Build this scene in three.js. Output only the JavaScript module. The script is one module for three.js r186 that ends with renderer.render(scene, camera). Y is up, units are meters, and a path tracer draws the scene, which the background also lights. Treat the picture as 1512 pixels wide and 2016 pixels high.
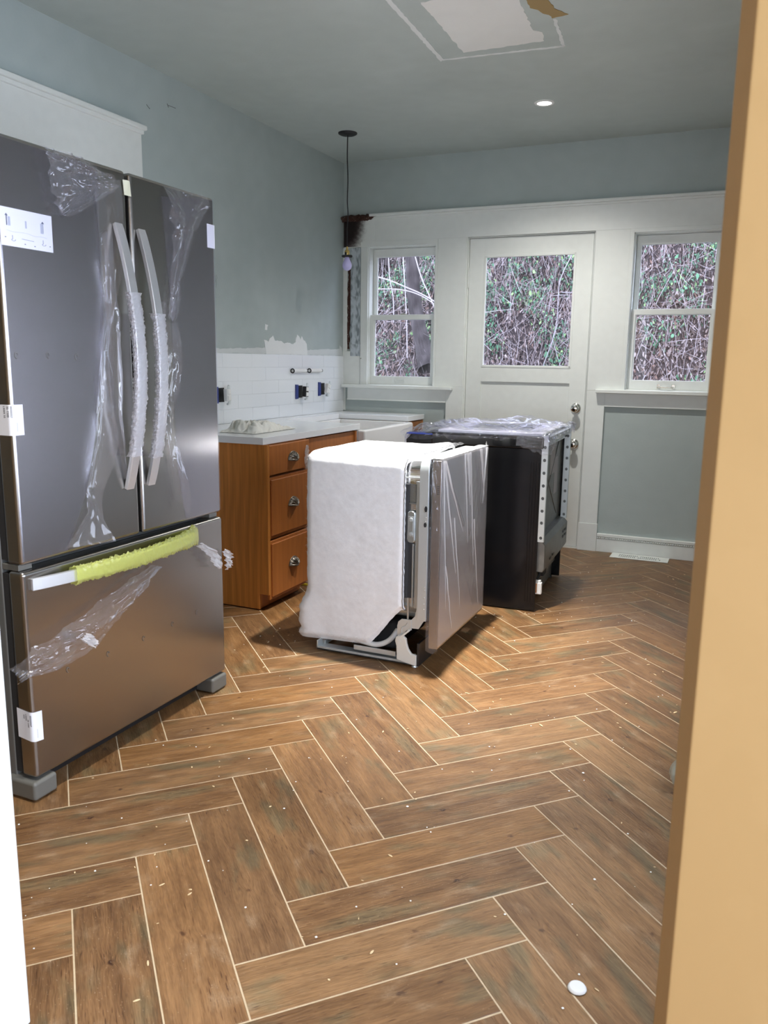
import * as THREE from 'three';
import { RoundedBoxGeometry } from 'three/addons/geometries/RoundedBoxGeometry.js';
import { mergeGeometries, mergeVertices } from 'three/addons/utils/BufferGeometryUtils.js';
import { ImprovedNoise } from 'three/addons/math/ImprovedNoise.js';
import { RectAreaLightUniformsLib } from 'three/addons/lights/RectAreaLightUniformsLib.js';

// ---------------------------------------------------------------- camera, sky, lights, exposure
const scene = new THREE.Scene();
const camera = new THREE.PerspectiveCamera(64.71, 1512 / 2016, 0.05, 80);
camera.position.set(2.7133, 1.2194, 5.3554);
camera.rotation.order = 'YXZ';
camera.rotation.set(-0.1849, 0.4169, 0.0139);
camera.focus = 3.4;
camera.userData.fStop = 9;
camera.updateMatrixWorld();
const renderer = new THREE.WebGLRenderer({ antialias: true });
renderer.toneMapping = THREE.LinearToneMapping;
renderer.toneMappingExposure = 1.5;
renderer.shadowMap.enabled = true;
renderer.shadowMap.type = THREE.PCFSoftShadowMap;
RectAreaLightUniformsLib.init();
const SKY = new THREE.Color(0.74, 0.8, 1.0);
const SKY_STRENGTH = 4.6;
scene.background = SKY.clone().multiplyScalar(SKY_STRENGTH);
const CEIL = 2.57;
const LAMP = { color: new THREE.Color(1.0, 0.97, 0.925), power: 19, penumbra: 1.0 };
const LAMPS = [[1.6, 0.825, 0.36, 1.2], [1.63, 2.3, 2.0, 0.49], [1.42, 4.1, 0.55, 0.55]];  // the third lamp is out of view, placed to light the near floor
// cool daylight from windows out of view, placed to light the kitchen and doorway
const unseenSideDay = new THREE.RectAreaLight(new THREE.Color(0.82, 0.91, 1.0), 3.1, 1.2, 1.2);
unseenSideDay.position.set(3.13, 1.05, 3.55); unseenSideDay.lookAt(0, 1.05, 3.55); scene.add(unseenSideDay);  // unseen source at the right, placed to light walls and ceiling
const unseenHallDay = new THREE.RectAreaLight(new THREE.Color(0.76, 0.88, 1.0), 8.3, 1.4, 1.3);
unseenHallDay.position.set(4.28, 1.25, 5.75); unseenHallDay.lookAt(0, 1.25, 5.75); scene.add(unseenHallDay);  // unseen source beside the camera, placed to light jamb and tan wall
const unseenRearDay = new THREE.RectAreaLight(new THREE.Color(0.76, 0.88, 1.0), 8.5, 1.0, 1.3);
unseenRearDay.position.set(2.74, 1.3, 8.08); unseenRearDay.lookAt(2.74, 1.3, 0); scene.add(unseenRearDay);  // unseen source behind the camera, placed to light the insulation and back wall

// ---------------------------------------------------------------- helpers
let seed = 12345;
const rnd = () => { seed = (seed * 1664525 + 1013904223) >>> 0; return seed / 4294967296; };
const rr = (a, b) => a + (b - a) * rnd();
const noise = new ImprovedNoise();
const N = (x, y, z = 0) => noise.noise(x, y, z);
const fbm = (x, y, z = 0, o = 4) => { let s = 0, a = 0.5, f = 1; for (let i = 0; i < o; i++) { s += a * N(x * f, y * f, z + i * 7.3); a *= 0.5; f *= 2.03; } return s; };
const clamp = (x, a = 0, b = 1) => Math.min(b, Math.max(a, x));
const sst = (a, b, x) => { const t = clamp((x - a) / (b - a)); return t * t * (3 - 2 * t); };
const lerp = (a, b, t) => a + (b - a) * t;
const V = (x, y, z) => new THREE.Vector3(x, y, z);

function tex(w, h, fn, srgb = true, wrap = true) {
  const d = new Uint8Array(w * h * 4);
  for (let y = 0; y < h; y++) for (let x = 0; x < w; x++) {
    const c = fn(x / w, y / h, x, y), i = (y * w + x) * 4;
    d[i] = clamp(c[0], 0, 255); d[i + 1] = clamp(c[1], 0, 255); d[i + 2] = clamp(c[2], 0, 255); d[i + 3] = c.length > 3 ? clamp(c[3], 0, 255) : 255;
  }
  const t = new THREE.DataTexture(d, w, h);
  t.magFilter = THREE.LinearFilter; t.minFilter = THREE.LinearMipmapLinearFilter; t.generateMipmaps = true;
  if (srgb) t.colorSpace = THREE.SRGBColorSpace;
  if (wrap) t.wrapS = t.wrapT = THREE.RepeatWrapping;
  t.needsUpdate = true;
  return t;
}
// noise that tiles over the unit square
const tn = (u, v, s, z = 0) => { const a = N(u * s, v * s, z), b = N((u - 1) * s, v * s, z), c = N(u * s, (v - 1) * s, z), d = N((u - 1) * s, (v - 1) * s, z); return lerp(lerp(a, b, u), lerp(c, d, u), v); };
const grey = (fn, w = 256) => tex(w, w, (u, v) => { const g = fn(u, v) * 255; return [g, g, g]; }, false);

function std(p) { return new THREE.MeshStandardMaterial(p); }
function phy(p) { return new THREE.MeshPhysicalMaterial(p); }
const RGB = (r, g, b) => new THREE.Color().setRGB(r, g, b);

function bx(x0, x1, y0, y1, z0, z1, r = 0, seg = 2) {
  const w = x1 - x0, h = y1 - y0, d = z1 - z0;
  const g = r > 0 ? new RoundedBoxGeometry(w, h, d, seg, Math.min(r, w / 2.01, h / 2.01, d / 2.01)) : new THREE.BoxGeometry(w, h, d);
  g.translate((x0 + x1) / 2, (y0 + y1) / 2, (z0 + z1) / 2);
  return g;
}
function uvm(g, s = 1) {            // uv in metres by the dominant axis of the normal
  if (!g.attributes.normal) g.computeVertexNormals();
  const p = g.attributes.position, n = g.attributes.normal, uv = new Float32Array(p.count * 2);
  for (let i = 0; i < p.count; i++) {
    const ax = Math.abs(n.getX(i)), ay = Math.abs(n.getY(i)), az = Math.abs(n.getZ(i));
    let u, v;
    if (ax >= ay && ax >= az) { u = p.getZ(i); v = p.getY(i); } else if (ay >= az) { u = p.getX(i); v = p.getZ(i); } else { u = p.getX(i); v = p.getY(i); }
    uv[i * 2] = u * s; uv[i * 2 + 1] = v * s;
  }
  g.setAttribute('uv', new THREE.BufferAttribute(uv, 2));
  return g;
}
function join(...gs) {
  const list = gs.flat().map((g) => {
    const o = g.index ? g.toNonIndexed() : g.clone();
    for (const k of Object.keys(o.attributes)) if (!['position', 'normal', 'uv'].includes(k)) o.deleteAttribute(k);
    if (!o.attributes.normal) o.computeVertexNormals();
    if (!o.attributes.uv) o.setAttribute('uv', new THREE.BufferAttribute(new Float32Array(o.attributes.position.count * 2), 2));
    return o;
  });
  return mergeGeometries(list);
}
const used = {};
function numbered(n) { const k = used[n] = (used[n] ?? -1) + 1; return k ? `${n}_${String(k).padStart(3, '0')}` : n; }
function flag(o) { o.castShadow = true; o.receiveShadow = true; return o; }
function tag(o, label, category, group) { o.userData.label = label; o.userData.category = category; if (group) o.userData.group = group; return o; }
function thing(name, label, category, base = [0, 0, 0], group) {
  const o = new THREE.Group(); o.name = numbered(name); o.position.set(...base); scene.add(o);
  return tag(o, label, category, group);
}
function wpos(o) { const v = V(0, 0, 0); for (let p = o; p && p !== scene; p = p.parent) v.add(p.position); return v; }
function part(parent, name, geo, mat, label) {     // geo in world coordinates; moved into the parent's frame
  const w = wpos(parent); geo.translate(-w.x, -w.y, -w.z);
  const m = flag(new THREE.Mesh(geo, mat)); m.name = name; parent.add(m);
  if (label) m.userData.label = label;
  return m;
}
function solo(name, geo, mat, label, category, group) {   // a thing of one mesh
  geo.computeBoundingBox(); const b = geo.boundingBox, c = V((b.min.x + b.max.x) / 2, b.min.y, (b.min.z + b.max.z) / 2);
  geo.translate(-c.x, -c.y, -c.z);
  const m = flag(new THREE.Mesh(geo, mat)); m.name = numbered(name); m.position.copy(c); scene.add(m);
  return tag(m, label, category, group);
}
function struct(name, geo, mat) {
  const m = flag(new THREE.Mesh(geo, mat)); m.name = name; m.userData.kind = 'structure'; scene.add(m); return m;
}
function structGroup(name) { const o = new THREE.Group(); o.name = name; o.userData.kind = 'structure'; scene.add(o); return o; }
function sheet(fn, nu, nv) {        // parametric sheet
  const p = [], uv = [], ix = [];
  for (let j = 0; j <= nv; j++) for (let i = 0; i <= nu; i++) { const q = fn(i / nu, j / nv); p.push(q.x, q.y, q.z); uv.push(i / nu, j / nv); }
  for (let j = 0; j < nv; j++) for (let i = 0; i < nu; i++) { const a = j * (nu + 1) + i, b = a + 1, c = a + nu + 1, d = c + 1; ix.push(a, b, d, a, d, c); }
  const g = new THREE.BufferGeometry();
  g.setAttribute('position', new THREE.Float32BufferAttribute(p, 3)); g.setAttribute('uv', new THREE.Float32BufferAttribute(uv, 2)); g.setIndex(ix); g.computeVertexNormals();
  return g;
}
function poly(list, t) {            // point along a polyline of arrays
  const s = clamp(t) * (list.length - 1), i = Math.min(list.length - 2, Math.floor(s)), f = s - i;
  return list[i].map((a, k) => lerp(a, list[i + 1][k], f));
}
function tube(pts, r, seg = 24, rad = 8) { return new THREE.TubeGeometry(new THREE.CatmullRomCurve3(pts), seg, r, rad, false); }
function bar(a, b, r, rad = 8, r2 = r) {
  const d = V(0, 0, 0).subVectors(b, a), g = new THREE.CylinderGeometry(r2, r, d.length(), rad);
  g.applyQuaternion(new THREE.Quaternion().setFromUnitVectors(V(0, 1, 0), d.clone().normalize()));
  g.translate((a.x + b.x) / 2, (a.y + b.y) / 2, (a.z + b.z) / 2); return g;
}
function extr(shape, depth, bevel = 0, curve = 6) {
  return new THREE.ExtrudeGeometry(shape, { depth, bevelEnabled: bevel > 0, bevelSize: bevel, bevelThickness: bevel, bevelOffset: -bevel, bevelSegments: 1, curveSegments: curve });
}
function shp(pts) { const s = new THREE.Shape(); pts.forEach((p, i) => i ? s.lineTo(p[0], p[1]) : s.moveTo(p[0], p[1])); s.closePath(); return s; }
const AX = { // turn an extruded xy shape so that (x, y, depth) becomes the given axes
  z: (g) => g,                                                        // x=x y=y depth=+z
  x: (g) => g.applyMatrix4(new THREE.Matrix4().set(0, 0, 1, 0, 0, 1, 0, 0, -1, 0, 0, 0, 0, 0, 0, 1)),  // shape x = -z, y=y, depth=+x
  y: (g) => g.applyMatrix4(new THREE.Matrix4().set(1, 0, 0, 0, 0, 0, 1, 0, 0, -1, 0, 0, 0, 0, 0, 1)),  // shape x = x, y = -z, depth=+y
};
const onX = (pts, x, d, bevel = 0) => AX.x(extr(shp(pts.map(([z, y]) => [-z, y])), d, bevel)).translate(x, 0, 0);   // pts [z, y] on a plane of constant x
const onZ = (pts, z, d, bevel = 0) => extr(shp(pts), d, bevel).translate(0, 0, z);                                     // pts [x, y]
const onY = (pts, y, d, bevel = 0) => AX.y(extr(shp(pts.map(([x, z]) => [x, -z])), d, bevel)).translate(0, y, 0);      // pts [x, z]

// ---------------------------------------------------------------- materials
const wallBump = grey((u, v) => 0.5 + 0.3 * tn(u, v, 9) + 0.3 * tn(u, v, 40, 3));
function paint(r, g, b, rough = 0.75, amp = 9) {
  const t = tex(256, 256, (u, v) => { const k = amp * tn(u, v, 4) + amp * 0.6 * tn(u, v, 17, 5); return [r + k, g + k, b + k]; });
  t.repeat.set(0.7, 0.7);
  const bt = wallBump.clone(); bt.repeat.set(2, 2); bt.needsUpdate = true;
  return std({ map: t, roughness: rough, bumpMap: bt, bumpScale: 0.0008 });
}
const M = {};
M.sage = paint(172, 182, 179, 0.7);
M.ceiling = paint(184, 192, 187, 0.5);
M.tan = paint(164, 133, 86, 0.8, 4);
M.plaster = paint(226, 228, 226, 0.7, 6);
M.plasterGrey = paint(205, 209, 207, 0.75, 10);
M.drywall = paint(232, 231, 226, 0.42, 8);
M.trim = (() => {
  const t = tex(512, 512, (u, v) => { const k = 5 * tn(u, v, 5) + 4 * tn(u, v, 30, 2), chip = tn(u, v, 46, 9) > 0.62 ? -70 : 0; return [226 + k + chip, 229 + k + chip, 224 + k + chip * 1.2]; });
  t.repeat.set(0.8, 0.8);
  return std({ map: t, roughness: 0.42, bumpMap: wallBump, bumpScale: 0.0004 });
})();
M.scraped = std({ roughness: 0.8, map: tex(256, 512, (u, v) => { const s = N(u * 9, v * 5, 2) * 1.1 + N(u * 26, v * 9, 4) * 0.8, k = 26 * sst(-0.1, 0.35, s) - 40 * sst(0.05, 0.5, -s); return [168 + k + 18 * tn(u, v, 60), 176 + k + 18 * tn(u, v, 60), 180 + k + 18 * tn(u, v, 60)]; }), bumpMap: wallBump, bumpScale: 0.002 });
M.rotWood = std({ roughness: 0.9, map: tex(256, 256, (u, v) => { const k = tn(u, v, 30) > 0.34; const b = 12 * tn(u, v, 9); return k ? [190, 176, 166] : [66 + b, 38 + b, 28 + b]; }), bumpMap: wallBump, bumpScale: 0.004 });
M.white = std({ color: RGB(0.8, 0.8, 0.78), roughness: 0.35 });
M.whitePlastic = std({ color: RGB(0.78, 0.78, 0.76), roughness: 0.4 });
M.quartz = phy({ map: tex(512, 512, (u, v) => { const k = 3 * tn(u, v, 6) + (tn(u, v, 120, 4) > 0.55 ? -9 : 0); return [236 + k, 238 + k, 239 + k]; }), roughness: 0.24, clearcoat: 0.3, clearcoatRoughness: 0.1 });
M.fireclay = phy({ color: RGB(0.82, 0.81, 0.79), roughness: 0.22, clearcoat: 0.6, clearcoatRoughness: 0.08 });
M.gloss = phy({ color: RGB(0.8, 0.83, 0.85), roughness: 0.1, clearcoat: 0.7, clearcoatRoughness: 0.03 });
M.grout = std({ map: tex(256, 256, (u, v) => { const k = 16 * tn(u, v, 20) + 10 * tn(u, v, 60, 3); return [192 + k, 172 + k, 141 + k]; }), roughness: 0.9 });
M.whiteGrout = std({ color: RGB(0.79, 0.81, 0.82), roughness: 0.8 });
M.black = std({ color: RGB(0.012, 0.012, 0.013), roughness: 0.4 });
M.blackGloss = phy({ color: RGB(0.008, 0.008, 0.009), roughness: 0.16, clearcoat: 0.5, clearcoatRoughness: 0.06 });
M.blackEnamel = phy({ color: RGB(0.004, 0.004, 0.005), roughness: 0.24, specularIntensity: 0.6, clearcoat: 0.3, clearcoatRoughness: 0.15 });
M.blackMatte = std({ color: RGB(0.02, 0.02, 0.021), roughness: 0.8 });
M.darkSteel = std({ color: RGB(0.16, 0.165, 0.16), roughness: 0.45, metalness: 0.3 });
M.greyPlastic = std({ color: RGB(0.13, 0.127, 0.112), roughness: 0.42 });
const brush = tex(256, 256, (u, v) => { const g = 128 + 55 * tn(u * 1, v, 90, 2) + 40 * tn(u, v, 200, 6); return [g, g, g]; }, false);
const brushLong = tex(64, 512, (u, v) => { let k = 0; for (let i = 0; i < 3; i++) k += N(u * 1.0, v * (90 + 80 * i), i * 9.1); const g = 128 + 60 * k; return [g, g, g]; }, false);
M.stainless = phy({ color: RGB(0.385, 0.37, 0.355), metalness: 1, roughness: 0.27, anisotropy: 0.55, anisotropyRotation: 0, bumpMap: brushLong, bumpScale: 0.00004 });
M.handle = std({ color: RGB(0.66, 0.67, 0.68), metalness: 0.75, roughness: 0.38 });
M.galv = std({ metalness: 0.85, roughness: 0.36, map: tex(256, 256, (u, v) => { const k = 22 * tn(u, v, 12) + 14 * tn(u, v, 33, 4); return [186 + k, 192 + k, 192 + k]; }) });
M.galvLight = std({ color: RGB(0.62, 0.66, 0.66), metalness: 0.55, roughness: 0.35 });
M.galvDark = std({ metalness: 0.7, roughness: 0.42, map: tex(256, 256, (u, v) => { const k = 16 * tn(u, v, 14) + 10 * tn(u, v, 40, 4); return [130 + k, 130 + k, 126 + k]; }) });
M.chrome = std({ color: RGB(0.78, 0.77, 0.74), metalness: 1, roughness: 0.12 });
M.nickel = std({ color: RGB(0.62, 0.58, 0.5), metalness: 1, roughness: 0.24 });
M.brass = std({ color: RGB(0.55, 0.4, 0.14), metalness: 1, roughness: 0.3 });
M.bitumen = std({ color: RGB(0.028, 0.029, 0.032), roughness: 0.75 });
M.film = phy({ color: RGB(0.95, 0.95, 0.98), transmission: 0.95, thickness: 0, roughness: 0.085, ior: 1.5, side: THREE.DoubleSide });
M.filmThin = phy({ color: RGB(0.93, 0.93, 0.99), transmission: 0.985, thickness: 0, roughness: 0.14, ior: 1.45, side: THREE.DoubleSide });
M.filmMilky = phy({ color: RGB(0.93, 0.93, 0.94), transmission: 0.62, thickness: 0, roughness: 0.25, ior: 1.5, side: THREE.DoubleSide });
M.filmDoor = phy({ color: RGB(0.93, 0.91, 0.94), transmission: 0.78, thickness: 0, roughness: 0.18, ior: 1.5, side: THREE.DoubleSide });
M.handleDark = std({ color: RGB(0.25, 0.225, 0.19), metalness: 1, roughness: 0.36, side: THREE.DoubleSide });
M.foam = phy({ color: RGB(0.92, 0.92, 0.95), transmission: 0.8, thickness: 0, roughness: 0.3, ior: 1.45, side: THREE.DoubleSide });
M.foamYellow = phy({ color: RGB(0.88, 0.92, 0.36), transmission: 0.76, thickness: 0, roughness: 0.3, ior: 1.45, side: THREE.DoubleSide });
M.glass = phy({ color: RGB(0.97, 0.98, 1), transmission: 1, thickness: 0, roughness: 0.0, ior: 1.5 });
M.paperGrey = std({ color: RGB(0.42, 0.4, 0.4), roughness: 0.7 });
M.paper = std({ color: RGB(0.82, 0.83, 0.85), roughness: 0.6 });
const feltTex = tex(512, 512, (u, v) => { const k = 7 * tn(u, v, 7) + 6 * tn(u, v, 22, 3) + 5 * tn(u, v, 70, 5); return [240 + k, 241 + k, 243 + k]; });
const feltBump = grey((u, v) => 0.5 + 0.28 * tn(u, v, 12) + 0.25 * tn(u, v, 40, 4) + 0.22 * tn(u, v, 110, 7), 512);
M.felt = std({ map: feltTex, roughness: 0.98, bumpMap: feltBump, bumpScale: 0.0004 });
function wood(r, g, b, streak, rough, knots = 0, long = 5) {   // grain runs along v
  const ph = rnd() * 50;
  return (u, v) => {
    const warp = 0.06 * tn(u, v, 3, ph) ;
    const rings = Math.sin(((u + warp) * 9 + 1.3 * tn(u, v, 2, ph + 4)) * 6.283 * 1.5);
    const fine = N(u * 160, v * long, ph) * 0.6 + N(u * 60, v * 3, ph + 3) * 0.7;
    let k = streak * (0.35 * rings + fine);
    return [r + k, g + k * 0.72, b + k * 0.42];
  };
}
M.oak = std({ map: tex(512, 512, wood(194, 125, 57, 22, 0.4)), roughness: 0.4 }); M.oak.map.repeat.set(1.6, 1.1);
M.cherry = std({ map: tex(512, 512, wood(176, 107, 52, 11, 0.4)), roughness: 0.36 }); M.cherry.map.repeat.set(1.5, 1);
M.darkWood = std({ map: tex(256, 256, wood(150, 96, 50, 10, 0.5)), roughness: 0.6 });

// ---------------------------------------------------------------- the room
// floor: grout bed and herringbone wood-look tiles, each its own mesh
const X1 = 3.05, ZD = 4.43, ZH = 4.55;             // right wall, doorway wall faces
const floor = structGroup('floor');
part(floor, 'grout_bed', uvm(bx(-0.15, X1 + 0.15, -0.12, -0.0009, -0.15, ZH), 2), M.grout);
const TW = 0.1515, TL = 0.6037, TH = 0.8037, GAP = 0.0036;
const tileMats = [];
for (let k = 0; k < 8; k++) {
  const ph = k * 13.7, base = [[121, 87, 53], [116, 84, 52], [127, 92, 57], [113, 82, 52], [124, 88, 51], [111, 79, 48], [129, 96, 62], [119, 87, 55]][k];
  const knots = [[rr(0.1, 0.9), rr(0.25, 0.75), rr(0.3, 1)], [rr(0.1, 0.9), rr(0.25, 0.75), rr(0, 0.6)]];
  const grain = (u, v) => {
    let w = v + 0.07 * fbm(u * 3, v * 2, ph);
    for (const [ku, kv, s] of knots) { const d = Math.hypot((u - ku) * 4, v - kv); w += s * 0.07 * Math.exp(-d * d * 50) * Math.sign(v - kv + 1e-6); }
    return N(u * 5, w * 16, ph) * 0.45 + N(u * 13, w * 52, ph + 5) * 0.55 + N(u * 34, w * 130, ph + 8) * 0.55 + N(u * 2.2, w * 6, ph + 9) * 0.5;
  };
  const map = tex(1024, 256, (u, v) => {
    const g = grain(u, v); let s = 27 * g + 30 * fbm(u * 4, v * 2, ph + 20);
    const zone = sst(-0.12, 0.35, fbm(u * 4, v * 2.2, ph + 31));
    const crack = sst(0.36, 0.7, -N(u * 22, v * 62, ph + 40) + 0.25 * N(u * 60, v * 120, ph)) * (0.25 + 0.9 * zone) * 46;
    let r = base[0] + s - crack, gg = base[1] + s * 0.86 - crack * 0.93, b = base[2] + s * 0.66 - crack * 0.72;
    const cool = 14 * sst(0.05, 0.4, fbm(u * 3, v * 2, ph + 77)); r -= cool; b += cool * 0.35;
    for (const [ku, kv, q] of knots) { const d = Math.hypot((u - ku) * 4, (v - kv) * 1.6) + 0.06 * N(u * 60, v * 26, ph), m = q * sst(0.08, 0.0, d) * 52; r -= m; gg -= m * 0.9; b -= m * 0.65; }
    const dust = sst(0.1, 0.5, fbm(u * 6 + 3, v * 2.6, ph + 50)) * (0.35 + 0.9 * Math.abs(N(u * 80, v * 60, ph))) * 0.5;
    const fleck = N(u * 170, v * 50, ph + 70) > 0.66 ? 0.45 : 0;
    const q = clamp(dust + fleck);
    return [lerp(r, 186, q), lerp(gg, 168, q), lerp(b, 146, q)];
  });
  const bump = tex(512, 128, (u, v) => { const g = 128 + 90 * grain(u, v); return [g, g, g]; }, false);
  tileMats.push(std({ map, bumpMap: bump, bumpScale: 0.0014, roughness: 0.42 }));
}
const eu = [Math.cos(TH), -Math.sin(TH)], ev = [Math.sin(TH), Math.cos(TH)];
const OX = 1.8399, OZ = 3.2881;
function clipPoly(p, axis, lim, keepLess) {
  const out = [];
  for (let i = 0; i < p.length; i++) {
    const a = p[i], b = p[(i + 1) % p.length], da = keepLess ? lim - a[axis] : a[axis] - lim, db = keepLess ? lim - b[axis] : b[axis] - lim;
    if (da >= 0) out.push(a);
    if (da * db < 0) { const t = da / (da - db); out.push([lerp(a[0], b[0], t), lerp(a[1], b[1], t)]); }
  }
  return out;
}
const tileGeo = (pts, len, wid) => {           // pts in the tile's own frame (x along, z across), top at y 0
  const g = onY(pts, -0.0052, 0.0044, 0.0008); g.translate(0, 0.0, 0);
  const p = g.attributes.position, uv = new Float32Array(p.count * 2);
  for (let i = 0; i < p.count; i++) { uv[i * 2] = p.getX(i) / len + 0.5; uv[i * 2 + 1] = p.getZ(i) / wid + 0.5; }
  g.setAttribute('uv', new THREE.BufferAttribute(uv, 2));
  return g;
};
const HL = (TL - GAP) / 2, HW = (TW - GAP) / 2;
const fullTile = tileGeo([[-HL, -HW], [HL, -HW], [HL, HW], [-HL, HW]], 2 * HL, 2 * HW);
const tileSpots = [];
for (let a = -30; a <= 30; a++) for (let b = -8; b <= 8; b++) {
  // H tile: u from -aW, v from aW ; lattice (L,L)*b ; V tile: u in [-(a+1)W,-aW], v in [(a+1)W-L,(a+1)W]
  tileSpots.push([-a * TW + b * TL + TL / 2, a * TW + b * TL + TW / 2, 0]);
  tileSpots.push([-(a + 0.5) * TW + b * TL, (a + 1) * TW - TL / 2 + b * TL, 1]);
}
for (const [u, v, vert] of tileSpots) {
  const cx = OX + u * eu[0] + v * ev[0], cz = OZ + u * eu[1] + v * ev[1];
  if (cx < -0.4 || cx > X1 + 0.4 || cz < -0.4 || cz > ZH + 0.4) continue;
  const ang = TH + (vert ? -Math.PI / 2 : 0);      // long axis direction in xz
  const c = Math.cos(ang), s = Math.sin(ang);
  const loc2w = ([x, z]) => [cx + x * c + z * s, cz - x * s + z * c];
  let world = [[-HL, -HW], [HL, -HW], [HL, HW], [-HL, HW]].map(loc2w);
  const n0 = JSON.stringify(world);
  world = clipPoly(clipPoly(clipPoly(clipPoly(world, 0, 0.002, false), 0, X1 - 0.002, true), 1, 0.002, false), 1, ZH, true);
  if (world.length < 3) continue;
  let area = 0; world.forEach((p, i) => { const q = world[(i + 1) % world.length]; area += p[0] * q[1] - q[0] * p[1]; });
  if (Math.abs(area) < 0.004) continue;
  let g = fullTile;
  if (JSON.stringify(world) !== n0) g = tileGeo(world.map(([x, z]) => [(x - cx) * c - (z - cz) * s, (x - cx) * s + (z - cz) * c]), 2 * HL, 2 * HW);
  const m = flag(new THREE.Mesh(g, tileMats[Math.floor(rnd() * 8)])); m.name = 'tile';
  m.position.set(cx, rr(-0.0004, 0.0003), cz); m.rotation.y = ang + (g === fullTile && rnd() < 0.5 ? Math.PI : 0);
  floor.add(m);
}
// ceiling with the plastered patch and torn paper
const ceiling = structGroup('ceiling');
part(ceiling, 'ceiling_board', uvm(bx(-0.15, X1 + 0.15, CEIL, CEIL + 0.12, -0.15, ZH)), M.ceiling);
const ragged = (pts, amp, step = 0.02) => { const out = []; pts.forEach((p, i) => { const q = pts[(i + 1) % pts.length], n = Math.max(1, Math.round(Math.hypot(q[0] - p[0], q[1] - p[1]) / step)); for (let k = 0; k < n; k++) { const t = k / n; out.push([lerp(p[0], q[0], t) + (k ? rr(-amp, amp) : 0), lerp(p[1], q[1], t) + (k ? rr(-amp, amp) : 0)]); } }); return out; };
part(ceiling, 'bare_patch', uvm(onY(ragged([[1.43, 1.655], [1.79, 1.655], [1.805, 1.75], [1.775, 1.78], [1.79, 2.05], [1.8, 2.2], [1.44, 2.2]], 0.004), CEIL - 0.0016, 0.002)), M.drywall, 'unpainted white patch');
part(ceiling, 'compound_line', uvm(join(
  onY(ragged([[1.3, 1.59], [1.322, 1.612], [1.365, 2.9], [1.345, 2.9]], 0.003), CEIL - 0.0018, 0.002),
  onY(ragged([[1.31, 1.6], [1.855, 1.558], [1.86, 1.572], [1.314, 1.612]], 0.003), CEIL - 0.0018, 0.002),
  onY(ragged([[1.848, 1.562], [1.863, 1.562], [1.887, 1.86], [1.873, 1.86]], 0.003), CEIL - 0.0018, 0.002))), M.plaster, 'thin white compound line round the patch');
part(ceiling, 'torn_paper', uvm(onY(ragged([[1.82, 2.08], [1.815, 2.0], [1.84, 1.97], [1.85, 1.93], [1.868, 1.91], [1.872, 1.873], [1.94, 1.886], [1.9, 1.96], [1.895, 2.06]], 0.004), CEIL - 0.0022, 0.002)), std({ color: RGB(0.36, 0.25, 0.11), roughness: 0.9 }), 'torn brown paper');

// walls with thickness
const W1 = [0.2, 0.705, 1.05, 2.0], W2 = [2.0, 2.505, 1.06, 2.01], DR = [0.931, 1.759, 0, 2.03];   // openings
struct('wall_back', uvm(join(
  bx(-0.15, X1 + 0.15, 2.03, CEIL, -0.1, 0),
  bx(-0.15, W1[0], 0, 2.03, -0.1, 0), bx(W1[0], W1[1], 0, W1[2], -0.1, 0), bx(W1[0], W1[1], W1[3], 2.03, -0.1, 0),
  bx(W1[1], DR[0], 0, 2.03, -0.1, 0), bx(DR[1], W2[0], 0, 2.03, -0.1, 0),
  bx(W2[0], W2[1], 0, W2[2], -0.1, 0), bx(W2[0], W2[1], W2[3], 2.03, -0.1, 0), bx(W2[1], X1 + 0.15, 0, 2.03, -0.1, 0))), M.sage);
const wallLeft = structGroup('wall_left');
part(wallLeft, 'painted_wall', uvm(bx(-0.15, 0, 0, CEIL, 0, ZH)), M.sage);
struct('wall_right', uvm(join(bx(X1, X1 + 0.15, 0, CEIL, 0, 2.9), bx(X1, X1 + 0.15, 0, CEIL, 4.2, ZH), bx(X1, X1 + 0.15, 0, 0.45, 2.9, 4.2), bx(X1, X1 + 0.15, 1.65, CEIL, 2.9, 4.2))), M.sage);
{
  const w = structGroup('unseen_window_3');  // out of view, placed to light the kitchen from the right
  part(w, 'window_frame', uvm(join(bx(X1 - 0.015, X1 + 0.12, 0.44, 0.48, 2.87, 4.23, 0.003), bx(X1 - 0.015, X1 + 0.12, 1.62, 1.66, 2.87, 4.23, 0.003), bx(X1 - 0.015, X1 + 0.12, 0.48, 1.62, 2.87, 2.92, 0.003), bx(X1 - 0.015, X1 + 0.12, 0.48, 1.62, 4.18, 4.23, 0.003), bx(X1 + 0.05, X1 + 0.07, 0.48, 1.62, 3.535, 3.565, 0.003))), M.trim);
  part(w, 'pane', bx(X1 + 0.055, X1 + 0.059, 0.475, 1.625, 2.915, 4.185), M.glass);
}
// repaired areas on the left wall: skim band above the tiles and the torn white patch
part(wallLeft, 'skim_band', uvm(onX(ragged([[2.1, 1.25], [2.1, 1.272], [1.5, 1.275], [1.03, 1.29], [0.55, 1.282], [0.35, 1.292], [0.06, 1.298], [0.06, 1.325], [0.03, 1.31], [0.012, 1.25]], 0.003), 0, 0.0016)), M.plasterGrey, 'lighter skim coat band');
part(wallLeft, 'torn_patch', uvm(onX(ragged([[1.045, 1.25], [1.06, 1.31], [1.07, 1.335], [1.02, 1.325], [1.005, 1.345], [0.965, 1.364], [0.945, 1.335], [0.88, 1.334], [0.83, 1.318], [0.76, 1.325], [0.72, 1.318], [0.69, 1.33], [0.67, 1.38], [0.645, 1.37], [0.625, 1.35], [0.61, 1.372], [0.58, 1.345], [0.545, 1.325], [0.53, 1.25]], 0.004, 0.015), 0, 0.0024)), M.plaster, 'ragged white plaster patch');
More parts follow.
